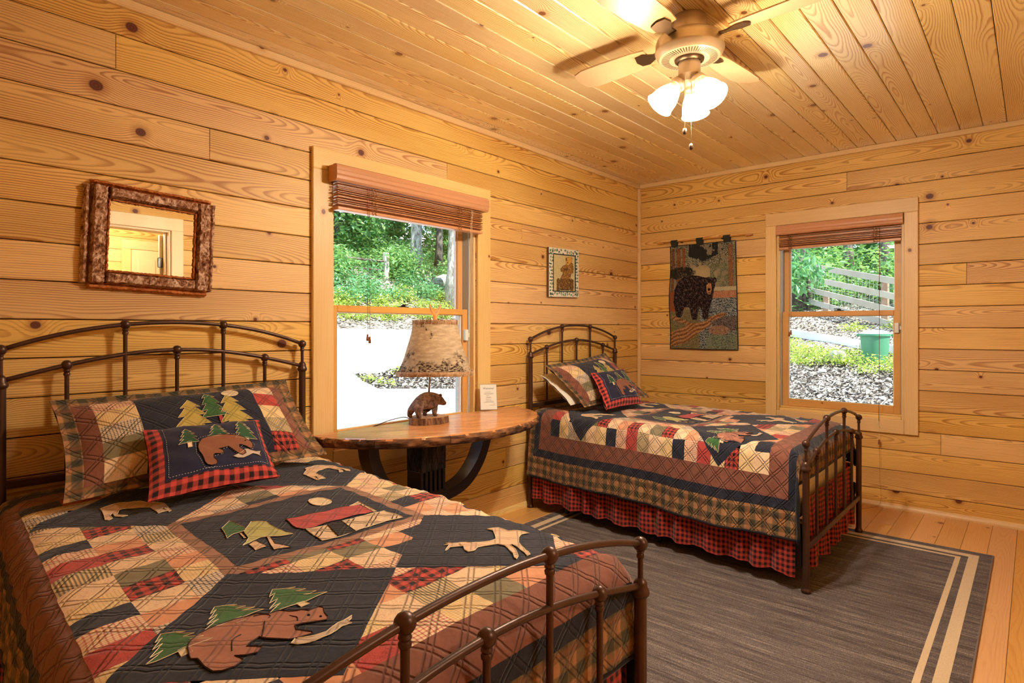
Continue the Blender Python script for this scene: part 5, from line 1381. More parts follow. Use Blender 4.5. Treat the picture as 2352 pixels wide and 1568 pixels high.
def paint_bear_scene(H=300, W=190):
    rs = np.random.RandomState(4); img = np.zeros((H, W, 3)); Y = ((np.arange(H) + .5) / H)[:, None]; Xx = ((np.arange(W) + .5) / W)[None, :]
    n1 = fbm(H, W, 14, rs); n2 = rs.rand(H, W)
    img[:] = L(128, 118, 96)
    glow = np.exp(-(((Xx - .50) / .22) ** 2 + ((Y - .30) / .12) ** 2)); img += (glow[..., None]) * (L(176, 158, 118) - L(128, 118, 96))
    fol = (n1 > .50 - .16 * (1 - np.clip(Y / .35, 0, 1))) & (Y < .50) & (glow < .55); img[fol] = L(62, 66, 52)
    fol2 = fol & (n2 > .62); img[fol2] = L(168, 164, 140); fol3 = fol & (n2 < .22); img[fol3] = L(34, 34, 32)
    rt = (Xx > .62) & (Y > .20) & (Y < .42) & (n1 > .42); img[rt] = L(84, 88, 66); img[rt & (n2 > .6)] = L(140, 142, 116)
    for x0, x1, c in ((.02, .07, (122, 78, 50)), (.10, .17, (140, 92, 60)), (.19, .25, (150, 98, 62)), (.89, .96, (150, 104, 74))):
        mk = (Xx > x0) & (Xx < x1) & (Y > .03) & (Y < .62 if x0 < .5 else Y < .47) & (n2 > .12); img[np.broadcast_to(mk, (H, W))] = L(*c)
        mk = mk & (n2 > .7); img[mk] = L(*[v * .65 for v in c])
    dark = (Y < .17 - .25 * np.abs(Xx - .52)) & (Xx > .30) & (Xx < .74) & (n1 > .44); img[dark & (n2 > .25)] = L(40, 40, 40)
    bush = (np.hypot((Xx - .18) / .18, (Y - .27) / .05) < 1 + .3 * n2); img[bush & (n2 > .2)] = L(38, 38, 36)
    # far meadow, bank and stream
    mk = (Y > .415) & (Y < .455) & (Xx > .66); img[np.broadcast_to(mk, (H, W))] = L(176, 164, 132)
    mk = (Y > .455) & (Y < .53) & (Xx > .55); img[np.broadcast_to(mk, (H, W))] = L(150, 92, 62); img[mk & (n2 > .5)] = L(186, 140, 110)
    mk = (Y > .52) & (Xx > .40); img[np.broadcast_to(mk, (H, W))] = L(96, 108, 112)
    wv = (np.sin(Y * 260 + 7 * np.sin(Xx * 9) + n1 * 9) > .2) & mk; img[wv] = L(44, 54, 62); img[mk & (n2 > .86)] = L(206, 204, 192)
    mk = (Y > .62) & (Xx <= .45); img[np.broadcast_to(mk, (H, W))] = L(92, 84, 60); img[mk & (n2 > .6)] = L(140, 128, 92)
    mk = (Y > .45) & (Y <= .64) & (Xx < .12); img[np.broadcast_to(mk, (H, W))] = L(134, 76, 46)
    def fur(X_, Y_):
        k = rs.rand(len(X_)); s = np.sin(X_ * 70 + 9 * np.sin(Y_ * 11)) + .8 * np.sin(Y_ * 130 + 5 * np.sin(X_ * 17)); v = (s > .9) & (k > .45)
        c = np.outer(np.ones(len(X_)), L(30, 20, 24)); c[v] = L(86, 68, 68); c[k > .93] = L(120, 104, 100); c[k < .3] = L(18, 12, 14); return c
    fill(img, [(.07, .55), (.08, .43), (.13, .35), (.20, .315), (.30, .295), (.42, .300), (.50, .315), (.60, .330), (.68, .40), (.67, .48), (.64, .55), (.60, .64), (.58, .715), (.50, .715), (.50, .64), (.46, .60), (.43, .66), (.42, .72), (.34, .72), (.32, .65), (.30, .60), (.22, .60), (.20, .66), (.17, .70), (.10, .69), (.09, .62)], fur)
    fill(img, ell(.60, .395, .095, .075), fur)
    for cx_, cy_ in ((.515, .345), (.690, .352)): fill(img, ell(cx_, cy_, .028, .026), L(30, 20, 22)); fill(img, ell(cx_, cy_ + .004, .014, .014), L(96, 72, 66))
    fill(img, [(.565, .40), (.60, .375), (.635, .385), (.645, .44), (.62, .485), (.59, .485), (.565, .45)], L(170, 122, 82)); fill(img, ell(.603, .438, .022, .014), L(26, 18, 18)); fill(img, ell(.605, .470, .016, .007), L(90, 50, 44))
    for cx_ in (.575, .63): fill(img, ell(cx_, .398, .008, .006), L(210, 170, 110))
    # logs and boulders
    def logc(X_, Y_):
        k = rs.rand(len(X_)); s = np.sin((Y_ + X_ * .30) * 170 + 2 * np.sin(X_ * 20)) + 1.6 * (k - .5); c = np.outer(np.ones(len(X_)), L(146, 102, 66)); c[s > .7] = L(188, 142, 98); c[(s < -.8)] = L(84, 52, 34); c[k < .08] = L(60, 36, 24); return c
    fill(img, [(.0, .845), (.30, .765), (.60, .725), (.64, .77), (.45, .84), (.25, .94), (.0, .985)], logc)
    fill(img, [(.02, .685), (.10, .69), (.36, .76), (.30, .775), (.05, .72)], logc); fill(img, [(.58, .70), (.80, .655), (.86, .67), (.66, .735), (.56, .73)], logc)
    def rock(X_, Y_):
        k = rs.rand(len(X_)); c = np.outer(np.ones(len(X_)), L(74, 64, 62)); c[k > .6] = L(128, 118, 114); c[k < .3] = L(34, 28, 30); return c
    fill(img, [(.62, .74), (.80, .69), (1.0, .69), (1.0, .82), (.84, .83), (.66, .80)], rock); fill(img, ell(.74, .82, .15, .045), lambda X_, Y_: np.where(rs.rand(len(X_))[:, None] > .4, L(164, 128, 102), L(98, 78, 66)))
    g = (Y > .86) & (Xx > .55) & (n2 > .45); img[g] = L(132, 140, 112); img[(Y > .86) & (Xx > .62) & (n2 < .2)] = L(48, 56, 44)
    img *= (.80 + .4 * rs.rand(H, W))[..., None]
    return np.clip(img, 0, 1)
def picture_mesh(name, img, mapfn, mat, parent, base):
    H, W = img.shape[:2]; P = np.zeros((H, W, 3))
    u = (np.arange(W)) / (W - 1); v = np.arange(H) / (H - 1)
    for j in range(H): P[j] = np.array([mapfn(x, v[j]) for x in u])
    o = MB().grid(P).build(name, mat, parent, base=base, smooth=True, fixn=False)
    ca_ = o.data.color_attributes.new('paint', 'FLOAT_COLOR', 'POINT')
    c4 = np.concatenate([img.reshape(-1, 3), np.ones((H * W, 1))], 1).astype(np.float32); ca_.data.foreach_set('color', c4.reshape(-1))
    return o
tp = empty('bear_tapestry', (.02, .58, 1.45), 'woven tapestry of a black bear by a stream on the right wall', 'tapestry')
def TP(u, v):
    y = .304 + (.850 - .304) * u + (.020 * v * u); z = 1.882 - (1.882 - 1.033) * v
    y += .006 * math.sin(v * 9) * (1 - u) * (u < .2); d = .016 + .004 * math.sin(u * 9 + v * 3) + .004 * v
    return (d, y, z)
picture_mesh('woven_cloth', paint_bear_scene(), TP, paint_mat('tapestry_weave', .95, .5, 700.0), tp, tp.location)
mb = MB(); edge = [TP(u, 0) for u in np.linspace(0, 1, 20)] + [TP(1, v) for v in np.linspace(0, 1, 30)[1:]] + [TP(u, 1) for u in np.linspace(1, 0, 20)[1:]] + [TP(0, v) for v in np.linspace(1, 0, 30)[1:-1]]
mb.tube(edge, .0035, 6, closed=True).build('bound_edge', simple('tapestry_binding', srgb(40, 26, 24), .9), tp)
q_ = MB(); q_.add([(p[0] - .005, p[1], p[2]) for p in (TP(0, 0), TP(1, 0), TP(1, 1), TP(0, 1))], [(0, 1, 2, 3)]); q_.build('lining', MATS['tapestry_binding'], tp)
TABM = simple('tapestry_tab_green', srgb(40, 44, 36), .9)
for yy in (.345, .565, .785):
    pr = [(.014, 1.872), (.019, 1.872), (.040, 1.912), (.040, 1.922), (.030, 1.930), (.018, 1.926), (.012, 1.915)]
    MB().add([(d, y_, z_) for y_ in (yy - .027, yy + .027) for d, z_ in pr], [tuple(range(7)), tuple(range(7, 14))] + [(i, (i + 1) % 7, 7 + (i + 1) % 7, 7 + i) for i in range(7)]).build('hanging_tab', TABM, tp)
rd = empty('tapestry_rod', (.03, .59, 1.915), 'thin turned wooden rod that carries the bear tapestry', 'rod')
RODW = pine('rod_wood', srgb(214, 150, 84), srgb(170, 104, 50), srgb(90, 50, 26), contrast=.4, tint=.03, knot_s=.5, swap='y')
MB().tube([(.030, .25, 1.916), (.030, .93, 1.919)], .0055, 10).build('rod_shaft', RODW, rd, smooth=True)
for y_, s in ((.25, -1), (.93, 1)):
    MB().lathe([(.0055, 0), (.009, .002), (.009, .008), (.006, .011), (.010, .018), (.0105, .030), (.007, .042), (.0085, .046), (.006, .056), (.0001, .058)], (.030, y_, 1.916), 14, axis=(0, s, 0)).build('turned_finial', RODW, rd, smooth=True)
MB().cbox(0.0, .030, .40, .412, 1.905, 1.911, .001).cbox(0, .03, .74, .752, 1.905, 1.911, .001).build('wall_hook', BRONZE, rd)

def paint_plaque(H=170, W=104):
    rs = np.random.RandomState(9); img = np.zeros((H, W, 3)); img[:] = L(226, 220, 202)
    for k in range(60):
        t = k / 60 * 4
        for q in range(3):
            e = rs.uniform(0, .10); s = t % 1
            p = [(s, .13 - e), (.87 + e, s), (1 - s, .87 + e), (.13 - e, 1 - s)][int(t)]
            fill(img, ell(p[0], p[1], .030, .011, 8, rs.uniform(0, 3)), L(*[(42, 92, 62), (60, 112, 74), (34, 60, 48)][rs.randint(3)]))
    fill(img, [(.13, .115), (.89, .115), (.89, .895), (.13, .895)], L(46, 56, 42)); fill(img, [(.165, .14), (.855, .14), (.855, .87), (.165, .87)], L(206, 190, 140))
    ys = np.arange(H)[:, None] / H; xs = np.arange(W)[None, :] / W; mk = (ys > .14) & (ys < .87) & (xs > .165) & (xs < .855)
    img[mk & (rs.rand(H, W) > .88)] = L(150, 140, 110)
    def c(X_, Y_):
        k = rs.rand(len(X_)); f = np.sin(X_ * 40 + 7 * np.sin(Y_ * 21)) + .9 * np.sin(Y_ * 60 + 4 * np.sin(X_ * 30)); q = np.outer(np.ones(len(X_)), L(150, 104, 48)); q[f > .5] = L(196, 150, 78); q[(k < .3)] = L(86, 54, 32); q[Y_ > .62] *= .62; return q
    ol = L(52, 34, 26)
    for poly, co in (([(.25, .66), (.29, .615), (.34, .63), (.35, .86), (.25, .87)], c), ([(.70, .66), (.74, .615), (.81, .64), (.82, .80), (.80, .86), (.71, .86)], c),
                     ([(.36, .66), (.42, .56), (.47, .50), (.40, .48), (.39, .43), (.46, .37), (.56, .33), (.57, .25), (.66, .25), (.78, .31), (.80, .40), (.79, .50), (.72, .51), (.70, .60), (.71, .80), (.66, .84), (.38, .84)], c),
                     ([(.56, .25), (.55, .18), (.58, .19), (.62, .17), (.70, .17), (.74, .16), (.77, .19), (.75, .25), (.70, .30), (.64, .34), (.58, .33)], lambda X_, Y_: np.outer(np.ones(len(X_)), L(208, 158, 74)))):
        cx_ = np.mean([p[0] for p in poly]); cy_ = np.mean([p[1] for p in poly]); fill(img, [(cx_ + (x - cx_) * 1.07, cy_ + (y - cy_) * 1.05) for x, y in poly], ol); fill(img, poly, co)
    for x, y, r in ((.61, .235, .012), (.695, .225, .012), (.615, .285, .020)): fill(img, ell(x, y, r, r * .6), ol)
    fill(img, [(.56, .18), (.585, .19), (.58, .26), (.56, .26)], L(104, 54, 32)); fill(img, [(.75, .17), (.775, .19), (.76, .23)], L(104, 54, 32))
    for k in range(4): fill(img, [(.48 + .04 * k, .40), (.50 + .04 * k, .40), (.53 + .03 * k, .45), (.51 + .03 * k, .45)], ol)
    return img
pq = empty('bear_plaque', (1.135, .012, 1.59), 'small painted wooden plaque of a sitting bear between window and corner', 'picture')
PQ = lambda u, v: (1.318 - (1.318 - .950) * u, .0225, 1.772 + .010 * u - (1.772 - 1.422) * v)
c4 = [PQ(0, 0), PQ(1, 0), PQ(1, 1), PQ(0, 1)]
mb = MB(); mb.add([(x, .004, z) for x, y, z in c4] + [(x, .022, z) for x, y, z in c4], [(0, 1, 2, 3), (7, 6, 5, 4), (0, 4, 5, 1), (1, 5, 6, 2), (2, 6, 7, 3), (3, 7, 4, 0)]); mb.build('board', simple('plaque_edge', srgb(96, 62, 36), .7), pq)
picture_mesh('painted_face', paint_plaque(), PQ, paint_mat('plaque_paint', .5), pq, pq.location)

# ------------------------------------------------------------------ ceiling fan
FX, FY = 2.424, 1.565
fan = empty('ceiling_fan', (FX, FY, RZ), 'brushed nickel ceiling fan with three lit glass shades', 'ceiling fan')
NICK = simple('brushed_nickel', srgb(196, 174, 148), .36, metal=.6, var=.05, scale=30)
NICKD = simple('dark_nickel', srgb(96, 76, 58), .35, metal=.8)
def FN(mb, nm, mat=NICK, sm=40, parent=fan): return mb.build(nm, mat, parent, base=fan.location, smooth=sm)
FN(MB().lathe([(.0001, RZ - .0005), (.064, RZ - .0005), (.066, RZ - .012), (.064, RZ - .075), (.061, RZ - .085), (.0001, RZ - .085)], (FX, FY, 0), 40), 'canopy')
FN(MB().lathe([(.060, 2.365), (.112, 2.360), (.127, 2.350), (.132, 2.335), (.132, 2.312), (.135, 2.308), (.135, 2.302), (.131, 2.296), (.128, 2.288), (.118, 2.276), (.066, 2.270), (.060, 2.272), (.0001, 2.272)], (FX, FY, 0), 56), 'motor_housing')
for k in range(60):
    a = 2 * math.pi * k / 60; ca_, sa_ = math.cos(a), math.sin(a)
    mb = MB(); q = [(.078, -.0014), (.108, -.0020), (.108, .0020), (.078, .0014)]
    zt = lambda r: 2.2706 + (r - .066) * .115 - .0012
    mb.add([(FX + r * ca_ - t * sa_, FY + r * sa_ + t * ca_, zt(r) + dz_) for dz_ in (0, .002) for r, t in q], [(0, 1, 2, 3), (7, 6, 5, 4), (0, 4, 5, 1), (1, 5, 6, 2), (2, 6, 7, 3), (3, 7, 4, 0)]); FN(mb, 'vent_slot', NICKD, False)
FN(MB().lathe([(.058, 2.2715), (.056, 2.264), (.048, 2.258), (.044, 2.262), (.0001, 2.262)], (FX, FY, 0), 36), 'collar_ring', NICKD)
FN(MB().lathe([(.040, 2.262), (.043, 2.256), (.0435, 2.212), (.046, 2.206), (.0435, 2.200), (.040, 2.178), (.030, 2.170), (.0001, 2.168)], (FX, FY, 0), 36), 'light_fitter')
def shade_glow():
    m, nt = new_mat('frosted_lit_glass')
    tc = nd(nt, 'ShaderNodeTexCoord').outputs['UV']
    v = xyz(nt, tc)[1]
    e = ramp(nt, v, [(.0, (1.0, .50, .10)), (.28, (1.0, .66, .22)), (.48, (1.0, .90, .66)), (1.0, (1.0, .95, .82))])
    st = mt(nt, 'MULTIPLY_ADD', sstep(nt, v, .15, .6), 2.0, .35)
    p = finish(nt, (.95, .88, .76), .35, emit=e, emit_s=st)
    o = [n for n in nt.nodes if n.type == 'OUTPUT_MATERIAL'][0]
    t = nt.nodes.new('ShaderNodeBsdfTransparent'); t.inputs[0].default_value = (1, .93, .80, 1)
    ms = nt.nodes.new('ShaderNodeMixShader'); ms.inputs[0].default_value = .45
    nt.links.new(p.outputs[0], ms.inputs[1]); nt.links.new(t.outputs[0], ms.inputs[2]); nt.links.new(ms.outputs[0], o.inputs[0])
    return m
GLOW = shade_glow()
Rv = Vector((-.6516, .7586, 0)); away = Vector((-.7586, -.6516, 0))
for k, adeg in enumerate((182, 302, 62)):
    a = math.radians(adeg); hdir = Rv * math.cos(a) + away * math.sin(a)
    ax = (hdir * .66 + Vector((0, 0, -.75))).normalized()
    p0 = Vector((FX, FY, 2.190)) + hdir * .030
    arm = MB().tube([tuple(Vector((FX, FY, 2.192)) + hdir * .030), tuple(p0 + ax * .012)], .012, 12); FN(arm, 'shade_arm', NICK, True)
    FN(MB().lathe([(.014, .004), (.029, .012), (.031, .020), (.031, .034), (.028, .036)], tuple(p0), 24, axis=ax), 'shade_holder', NICK, True)
    FN(MB().tube([tuple(p0 + ax * .026 + ax.orthogonal().normalized() * .030), tuple(p0 + ax * .026 + ax.orthogonal().normalized() * .040)], .0028, 8), 'thumb_screw', NICKD, True)
    prof = [(r * .88, .004 + h * .88) for r, h in [(.026, .034), (.030, .042), (.040, .062), (.050, .086), (.056, .108), (.0585, .128), (.060, .142), (.0635, .150), (.0655, .152), (.0635, .1535), (.058, .145), (.0565, .128), (.053, .106), (.047, .085), (.036, .060), (.026, .042), (.022, .036)]]
    mb = MB().lathe(prof, tuple(p0), 32, axis=ax); uvs = [(0, min(1, (h - .034) / .104)) for r, h in prof for _ in range(32)]
    o = mb.build('glass_shade', GLOW, fan, base=fan.location, smooth=True, uvs=uvs)
    m, nt = MATS.get('bulb_glow') and (MATS['bulb_glow'], None) or new_mat('bulb_glow')
    if nt is not None: finish(nt, (1, .95, .85), .4, emit=(1, .92, .74), emit_s=6.0)
    mb = MB().lathe([(.012, .040), (.014, .060), (.026, .082), (.030, .098), (.026, .114), (.014, .124), (.0001, .127)], tuple(p0), 18, axis=ax); mb.build('bulb', m, fan, base=fan.location, smooth=True)
    add_light('fan_bulb', 'POINT', Vector(p0 + ax * .135) - fan.location, BULB_W, BULB_C, .045, parent=fan)
for dx_, zt_, zb_ in ((-.029, 2.185, 1.985), (-.004, 2.175, 1.925)):
    c = Vector((FX, FY, 0)) + Rv * dx_ - away * .036
    FN(MB().tube([(c.x, c.y, zt_), (c.x, c.y, zb_)], .0011, 5), 'pull_chain', NICK, True)
    FN(MB().lathe([(.0001, .010), (.004, .009), (.0075, .004), (.0095, -.004), (.0075, -.012), (.004, -.016), (.0001, -.017)], (c.x, c.y, zb_ - .008), 14), 'chain_fob', NICKD, True)
BLADE = pine('fan_blade_maple', srgb(186, 152, 112), srgb(160, 122, 82), srgb(150, 110, 70), contrast=.3, tint=.02, knot_s=.3, rough=.4)
for k in range(4):
    a = math.radians(85.7 + 90 * k); d = Vector((math.cos(a), math.sin(a), 0)); t = Vector((-d.y, d.x, 0)); c = Vector((FX, FY, 2.338))
    mb = MB(); prof = [(.185, .048), (.24, .058), (.40, .066), (.50, .066), (.545, .052), (.56, .0)]
    edge = [(r, w) for r, w in prof] + [(r, -w) for r, w in prof[::-1][1:]]
    vs = []
    for zz in (0.0, .006):
        for r, w in edge: vs.append(tuple(c + d * r + t * w + Vector((0, 0, zz + w * .2))))
    n = len(edge); mb.add(vs, [tuple(range(n))[::-1], tuple(range(n, 2 * n))] + [(i, (i + 1) % n, n + (i + 1) % n, n + i) for i in range(n)])
    bl_ = FN(mb, 'fan_blade', BLADE, False)
    mb = MB(); q = [(.118, .018), (.16, .014), (.20, .034), (.235, .030), (.245, .0), (.235, -.030), (.20, -.034), (.16, -.014), (.118, -.018)]
    vs = [tuple(c + d * r + t * w + Vector((0, 0, zz - .007 + w * .2))) for zz in (0, .006) for r, w in q]; n = len(q)
    mb.add(vs, [tuple(range(n))[::-1], tuple(range(n, 2 * n))] + [(i, (i + 1) % n, n + (i + 1) % n, n + i) for i in range(n)]); FN(mb, 'blade_iron', NICKD, False, parent=fan)
# ------------------------------------------------------------------ outdoors
def z_right(x, y): return -.136 + .189 * (-x)
def z_left(x, y):
    if y > -11.9: return -1.008 - .178 * y
    if y > -15.5: return 1.11 + .55 * (-11.9 - y)
    return 3.09 + .30 * (-15.5 - y)
def outside(x, y):
    """ground height on the side the point lies on"""
    return z_right(x, y) if (x < 0 and y > .75 * x) else z_left(x, y)
def mulch_mat():
    m, nt = new_mat('wood_mulch')
    tc = nd(nt, 'ShaderNodeTexCoord').outputs['Object']
    a = nd(nt, 'ShaderNodeTexVoronoi', {'Vector': nd(nt, 'ShaderNodeVectorMath', {0: tc, 1: (1, 2.2, 1)}, operation='MULTIPLY').outputs[0], 'Scale': 17.0})
    f = xyz(nt, a.outputs['Color'])[0]
    n = noise(nt, tc, 1.3, 3.0)
    col = ramp(nt, mt(nt, 'MULTIPLY_ADD', n, .3, mt(nt, 'MULTIPLY', f, .8)), [(.12, srgb(44, 38, 34)), (.42, srgb(96, 86, 76)), (.66, srgb(166, 154, 140)), (.92, srgb(222, 214, 200))])
    finish(nt, col, .9, bump(nt, a.outputs['Distance'], .8, .05), spec=.2)
    return m
MULCH = mulch_mat()
CONC = simple('concrete_drive', srgb(236, 232, 224), .8, var=.04, scale=2.0)
def ground_mesh(name, fn, keep, xs, ys, label):
    mb = MB(); idx = {}
    for i in range(len(xs) - 1):
        for j in range(len(ys) - 1):
            cx_, cy_ = (xs[i] + xs[i + 1]) / 2, (ys[j] + ys[j + 1]) / 2
            if not keep(cx_, cy_): continue
            f = []
            for a, b in ((i, j), (i + 1, j), (i + 1, j + 1), (i, j + 1)):
                if (a, b) not in idx:
                    idx[(a, b)] = len(mb.v); mb.v.append((xs[a], ys[b], fn(xs[a], ys[b]) + .05 * math.sin(xs[a] * 1.7) * math.sin(ys[b] * 1.3)))
                f.append(idx[(a, b)])
            mb.f.append(tuple(f))
    return struct(mb.build(name, MULCH, smooth=True, fixn=False), label, 'ground')
ground_mesh('ground_right', z_right, lambda x, y: y > .75 * x - .4, np.linspace(-24, -.175, 50), np.linspace(-18, 9, 50), 'mulched bank rising outside the window with the green bin')
ground_mesh('ground_left', z_left, lambda x, y: x > 0 or y < .75 * x + .4, np.linspace(-30, 14, 70), np.linspace(-36, -.175, 70), 'mulched slope rising beyond the driveway window')
# driveway: slab laid on the left slope with a cut-out planting bed
dv = MB()
def zdl(x, y, up=.10): return z_left(x, y) + up
drive = [(9, -3.2), (9, -11.4), (-4.7, -11.85), (-12.5, -11.3), (-12.5, -7.4), (-4.85, -7.2), (-3.9, -7.75), (-2.5, -7.1), (-2.05, -7.3), (-1.8, -6.5), (-1.75, -6.0), (-3.2, -5.55), (-7.0, -5.3), (-4.6, -3.4)]
bm = bmesh.new(); bm.faces.new([bm.verts.new((x, y, zdl(x, y))) for x, y in drive]); bmesh.ops.triangulate(bm, faces=bm.faces[:])
r_ = bmesh.ops.extrude_face_region(bm, geom=bm.faces[:])
for v in r_['geom']:
    if isinstance(v, bmesh.types.BMVert): v.co.z -= .14
bm.verts.index_update(); dv.v = [v.co[:] for v in bm.verts]; dv.f = [tuple(v.index for v in f.verts) for f in bm.faces]; bm.free()
struct(dv.build('road_driveway', CONC), 'sunlit white concrete driveway outside the lamp window', 'driveway')

def leaf_mat(name, c0, c1, c2, tr=.5):
    m, nt = new_mat(name)
    ri = nd(nt, 'ShaderNodeNewGeometry').outputs['Random Per Island']
    col = ramp(nt, ri, [(.0, c0), (.5, c1), (1.0, c2)])
    d = nt.nodes.new('ShaderNodeBsdfDiffuse'); t = nt.nodes.new('ShaderNodeBsdfTranslucent'); g = nt.nodes.new('ShaderNodeBsdfGlossy'); g.inputs['Roughness'].default_value = .4
    nt.links.new(col, d.inputs[0]); nt.links.new(mix(nt, .35, col, (.55, .8, .12)), t.inputs[0])
    ms = nt.nodes.new('ShaderNodeMixShader'); ms.inputs[0].default_value = tr; nt.links.new(d.outputs[0], ms.inputs[1]); nt.links.new(t.outputs[0], ms.inputs[2])
    m2 = nt.nodes.new('ShaderNodeMixShader'); m2.inputs[0].default_value = .05; nt.links.new(ms.outputs[0], m2.inputs[1]); nt.links.new(g.outputs[0], m2.inputs[2])
    o = nt.nodes.new('ShaderNodeOutputMaterial'); nt.links.new(m2.outputs[0], o.inputs[0])
    return m
LEAF_A = leaf_mat('leaf_woodland', srgb(70, 120, 78), srgb(112, 168, 104), srgb(180, 214, 140))
LEAF_B = leaf_mat('leaf_near_green', srgb(66, 122, 84), srgb(104, 168, 120), srgb(156, 206, 160))
LEAF_C = leaf_mat('leaf_ground_yellow', srgb(110, 140, 60), srgb(176, 194, 84), srgb(226, 226, 130))
BARKT = rough_bark('tree_bark_grey', srgb(84, 78, 70), srgb(150, 144, 134), srgb(206, 202, 194), 9.0, .9, (1, 1, .35))
BARKD = rough_bark('tree_bark_dark', srgb(48, 42, 38), srgb(88, 80, 72), srgb(128, 120, 110), 9.0, .9, (1, 1, .35))
def leaves(mb, pts, size, rs, droop=.3, narrow=.45):
    """folded four-point leaves scattered at pts"""
    n = len(pts); yaw = rs.uniform(0, 2 * math.pi, n); pit = rs.normal(-droop, .45, n); sz = size * rs.uniform(.6, 1.3, n)
    d = np.stack([np.cos(yaw) * np.cos(pit), np.sin(yaw) * np.cos(pit), np.sin(pit)], 1)
    up = np.stack([rs.normal(0, .5, n), rs.normal(0, .5, n), np.ones(n)], 1); s = np.cross(d, up); s /= np.linalg.norm(s, axis=1, keepdims=True); nn = np.cross(s, d)
    A = pts; B = pts + d * sz[:, None] * .5 + s * (sz * narrow / 2)[:, None] + nn * (sz * .06)[:, None]; Cc = pts + d * sz[:, None]; D = pts + d * sz[:, None] * .5 - s * (sz * narrow / 2)[:, None] + nn * (sz * .06)[:, None]
    b = len(mb.v); V = np.stack([A, B, Cc, D], 1).reshape(-1, 3)
    mb.v += [tuple(map(float, v)) for v in V]; mb.f += [(b + 4 * k, b + 4 * k + 1, b + 4 * k + 2, b + 4 * k + 3) for k in range(n)]
def blob_pts(c, rad, n, rs, shell=.55):
    d = rs.normal(size=(n, 3)); d /= np.linalg.norm(d, axis=1, keepdims=True); r = shell + (1 - shell) * rs.rand(n) ** .6
    return np.array(c) + d * r[:, None] * np.array(rad)
def tree(x, y, r, h, crown, label, mat=LEAF_A, bark=BARKT, nleaf=3600, size=.26, seed=0, lean=(0, 0), crown_z=None):
    z0 = outside(x, y) - .1; rs = np.random.RandomState(seed + 100)
    root = empty('woodland_tree', (x, y, z0), label, 'tree', 'woodland trees outside the windows')
    pts = [(x + lean[0] * k / 8 + .06 * math.sin(k * 1.3 + seed), y + lean[1] * k / 8, z0 + h * k / 8) for k in range(9)]
    MB().tube(pts, [r * (1.45 - .45 * min(1, k / 1.0)) * (1 - .05 * k) for k in range(9)], 14).build('trunk', bark, root, smooth=True)
    rr_ = random.Random(seed)
    for k in range(4):
        a = rr_.uniform(0, 6.28); zz = z0 + h * rr_.uniform(.35, .9); l = rr_.uniform(.8, 1.8)
        MB().tube([(x, y, zz), (x + l * .5 * math.cos(a), y + l * .5 * math.sin(a), zz + .25), (x + l * math.cos(a), y + l * math.sin(a), zz + .35)], [r * .22, r * .14, r * .05], 6).build('branch', bark, root, smooth=True)
    mb = MB(); n = max(1, len(crown))
    for c, rad in crown: leaves(mb, blob_pts((x + c[0], y + c[1], z0 + c[2]), rad, nleaf // n, rs), size, rs)
    o = mb.build('crown', mat, root, fixn=False); o['kind'] = 'stuff'
    return root
def carpet(name, label, spots, mat, n, size, seed):
    rs = np.random.RandomState(seed); mb = MB()
    for x, y, rx, ry, rz in spots:
        z0 = outside(x, y); p = blob_pts((x, y, z0 + rz * .5), (rx, ry, rz), max(40, int(n * rx * ry)), rs, .2); g = np.array([outside(a, b) for a, b in p[:, :2]]); p[:, 2] = np.maximum(p[:, 2], g + .03 + .1 * rs.rand(len(p)) * rz); leaves(mb, p, size, rs)
    return tag(mb.build(name, mat, fixn=False), label, 'plants', kind='stuff')
def bush(x, y, rad, label, mat, n, size, seed, name='leafy_bush', group=None, dz=0.0):
    z0 = outside(x, y); rs = np.random.RandomState(seed + 500)
    root = empty(name, (x, y, z0), label, 'bush' if name == 'leafy_bush' else 'plant', group)
    mb = MB(); p = blob_pts((x, y, z0 + rad[2] * .55 + dz), rad, n, rs, .25); g = np.array([outside(a, b) for a, b in p[:, :2]]); p[:, 2] = np.maximum(p[:, 2], g + .02); leaves(mb, p, size, rs)
    o = mb.build('foliage', mat, root, fixn=False); o['kind'] = 'stuff'
    mb = MB()
    for k in range(5):
        a = k * 1.26 + seed; mb.tube([(x, y, z0 - .05), (x + rad[0] * .6 * math.cos(a), y + rad[1] * .6 * math.sin(a), z0 + rad[2] * .7)], .012, 5)
    mb.build('stems', BARKD, root)
    return root
# ---- beyond window 1 (driveway side)
tree(-11.05, -15.9, .235, 11, [((0, 0, 9), (3, 3, 2))], 'broad pale trunk seen in the middle of the driveway window', seed=1, nleaf=1600)
tree(-10.7, -13.4, .30, 11, [((0, 0, 9), (3, 3, 2))], 'thick sunlit pale trunk at the sash edge of the driveway window', seed=2, nleaf=1600)
tree(-13.2, -17.0, .16, 11, [((0, 0, 8), (3, 3, 3))], 'slim grey trunk just beside the thick sunlit trunk', seed=3, bark=BARKD, nleaf=2200)
lt = [(-4.5, -19.5), (-7.0, -20.5), (-9.6, -19.2), (-12.0, -21.0), (-14.5, -19.8), (-16.8, -18.5), (-18.5, -21.5), (-11.0, -25.0), (-6.0, -25.0), (-16.0, -25.5), (-2.0, -22.5)]
for k, (x, y) in enumerate(lt):
    tree(x, y, .12, 8, [((0, .4, 1.5), (1.9, 1.7, 1.3)), ((.4, .2, 3.6), (2.1, 1.9, 1.5)), ((-.3, 0, 5.8), (2.1, 1.9, 1.6))], 'dense green woodland tree behind the driveway window trunks', seed=10 + k, bark=BARKD, nleaf=5200, size=.30)
rs = np.random.RandomState(21)
carpet('undergrowth', 'dense green undergrowth under the trees beyond the driveway', [(rs.uniform(-16, -3), rs.uniform(-19.5, -14.6), rs.uniform(.7, 1.3), rs.uniform(.6, 1.1), rs.uniform(.4, .95)) for _ in range(46)], LEAF_A, 950, .17, 5)
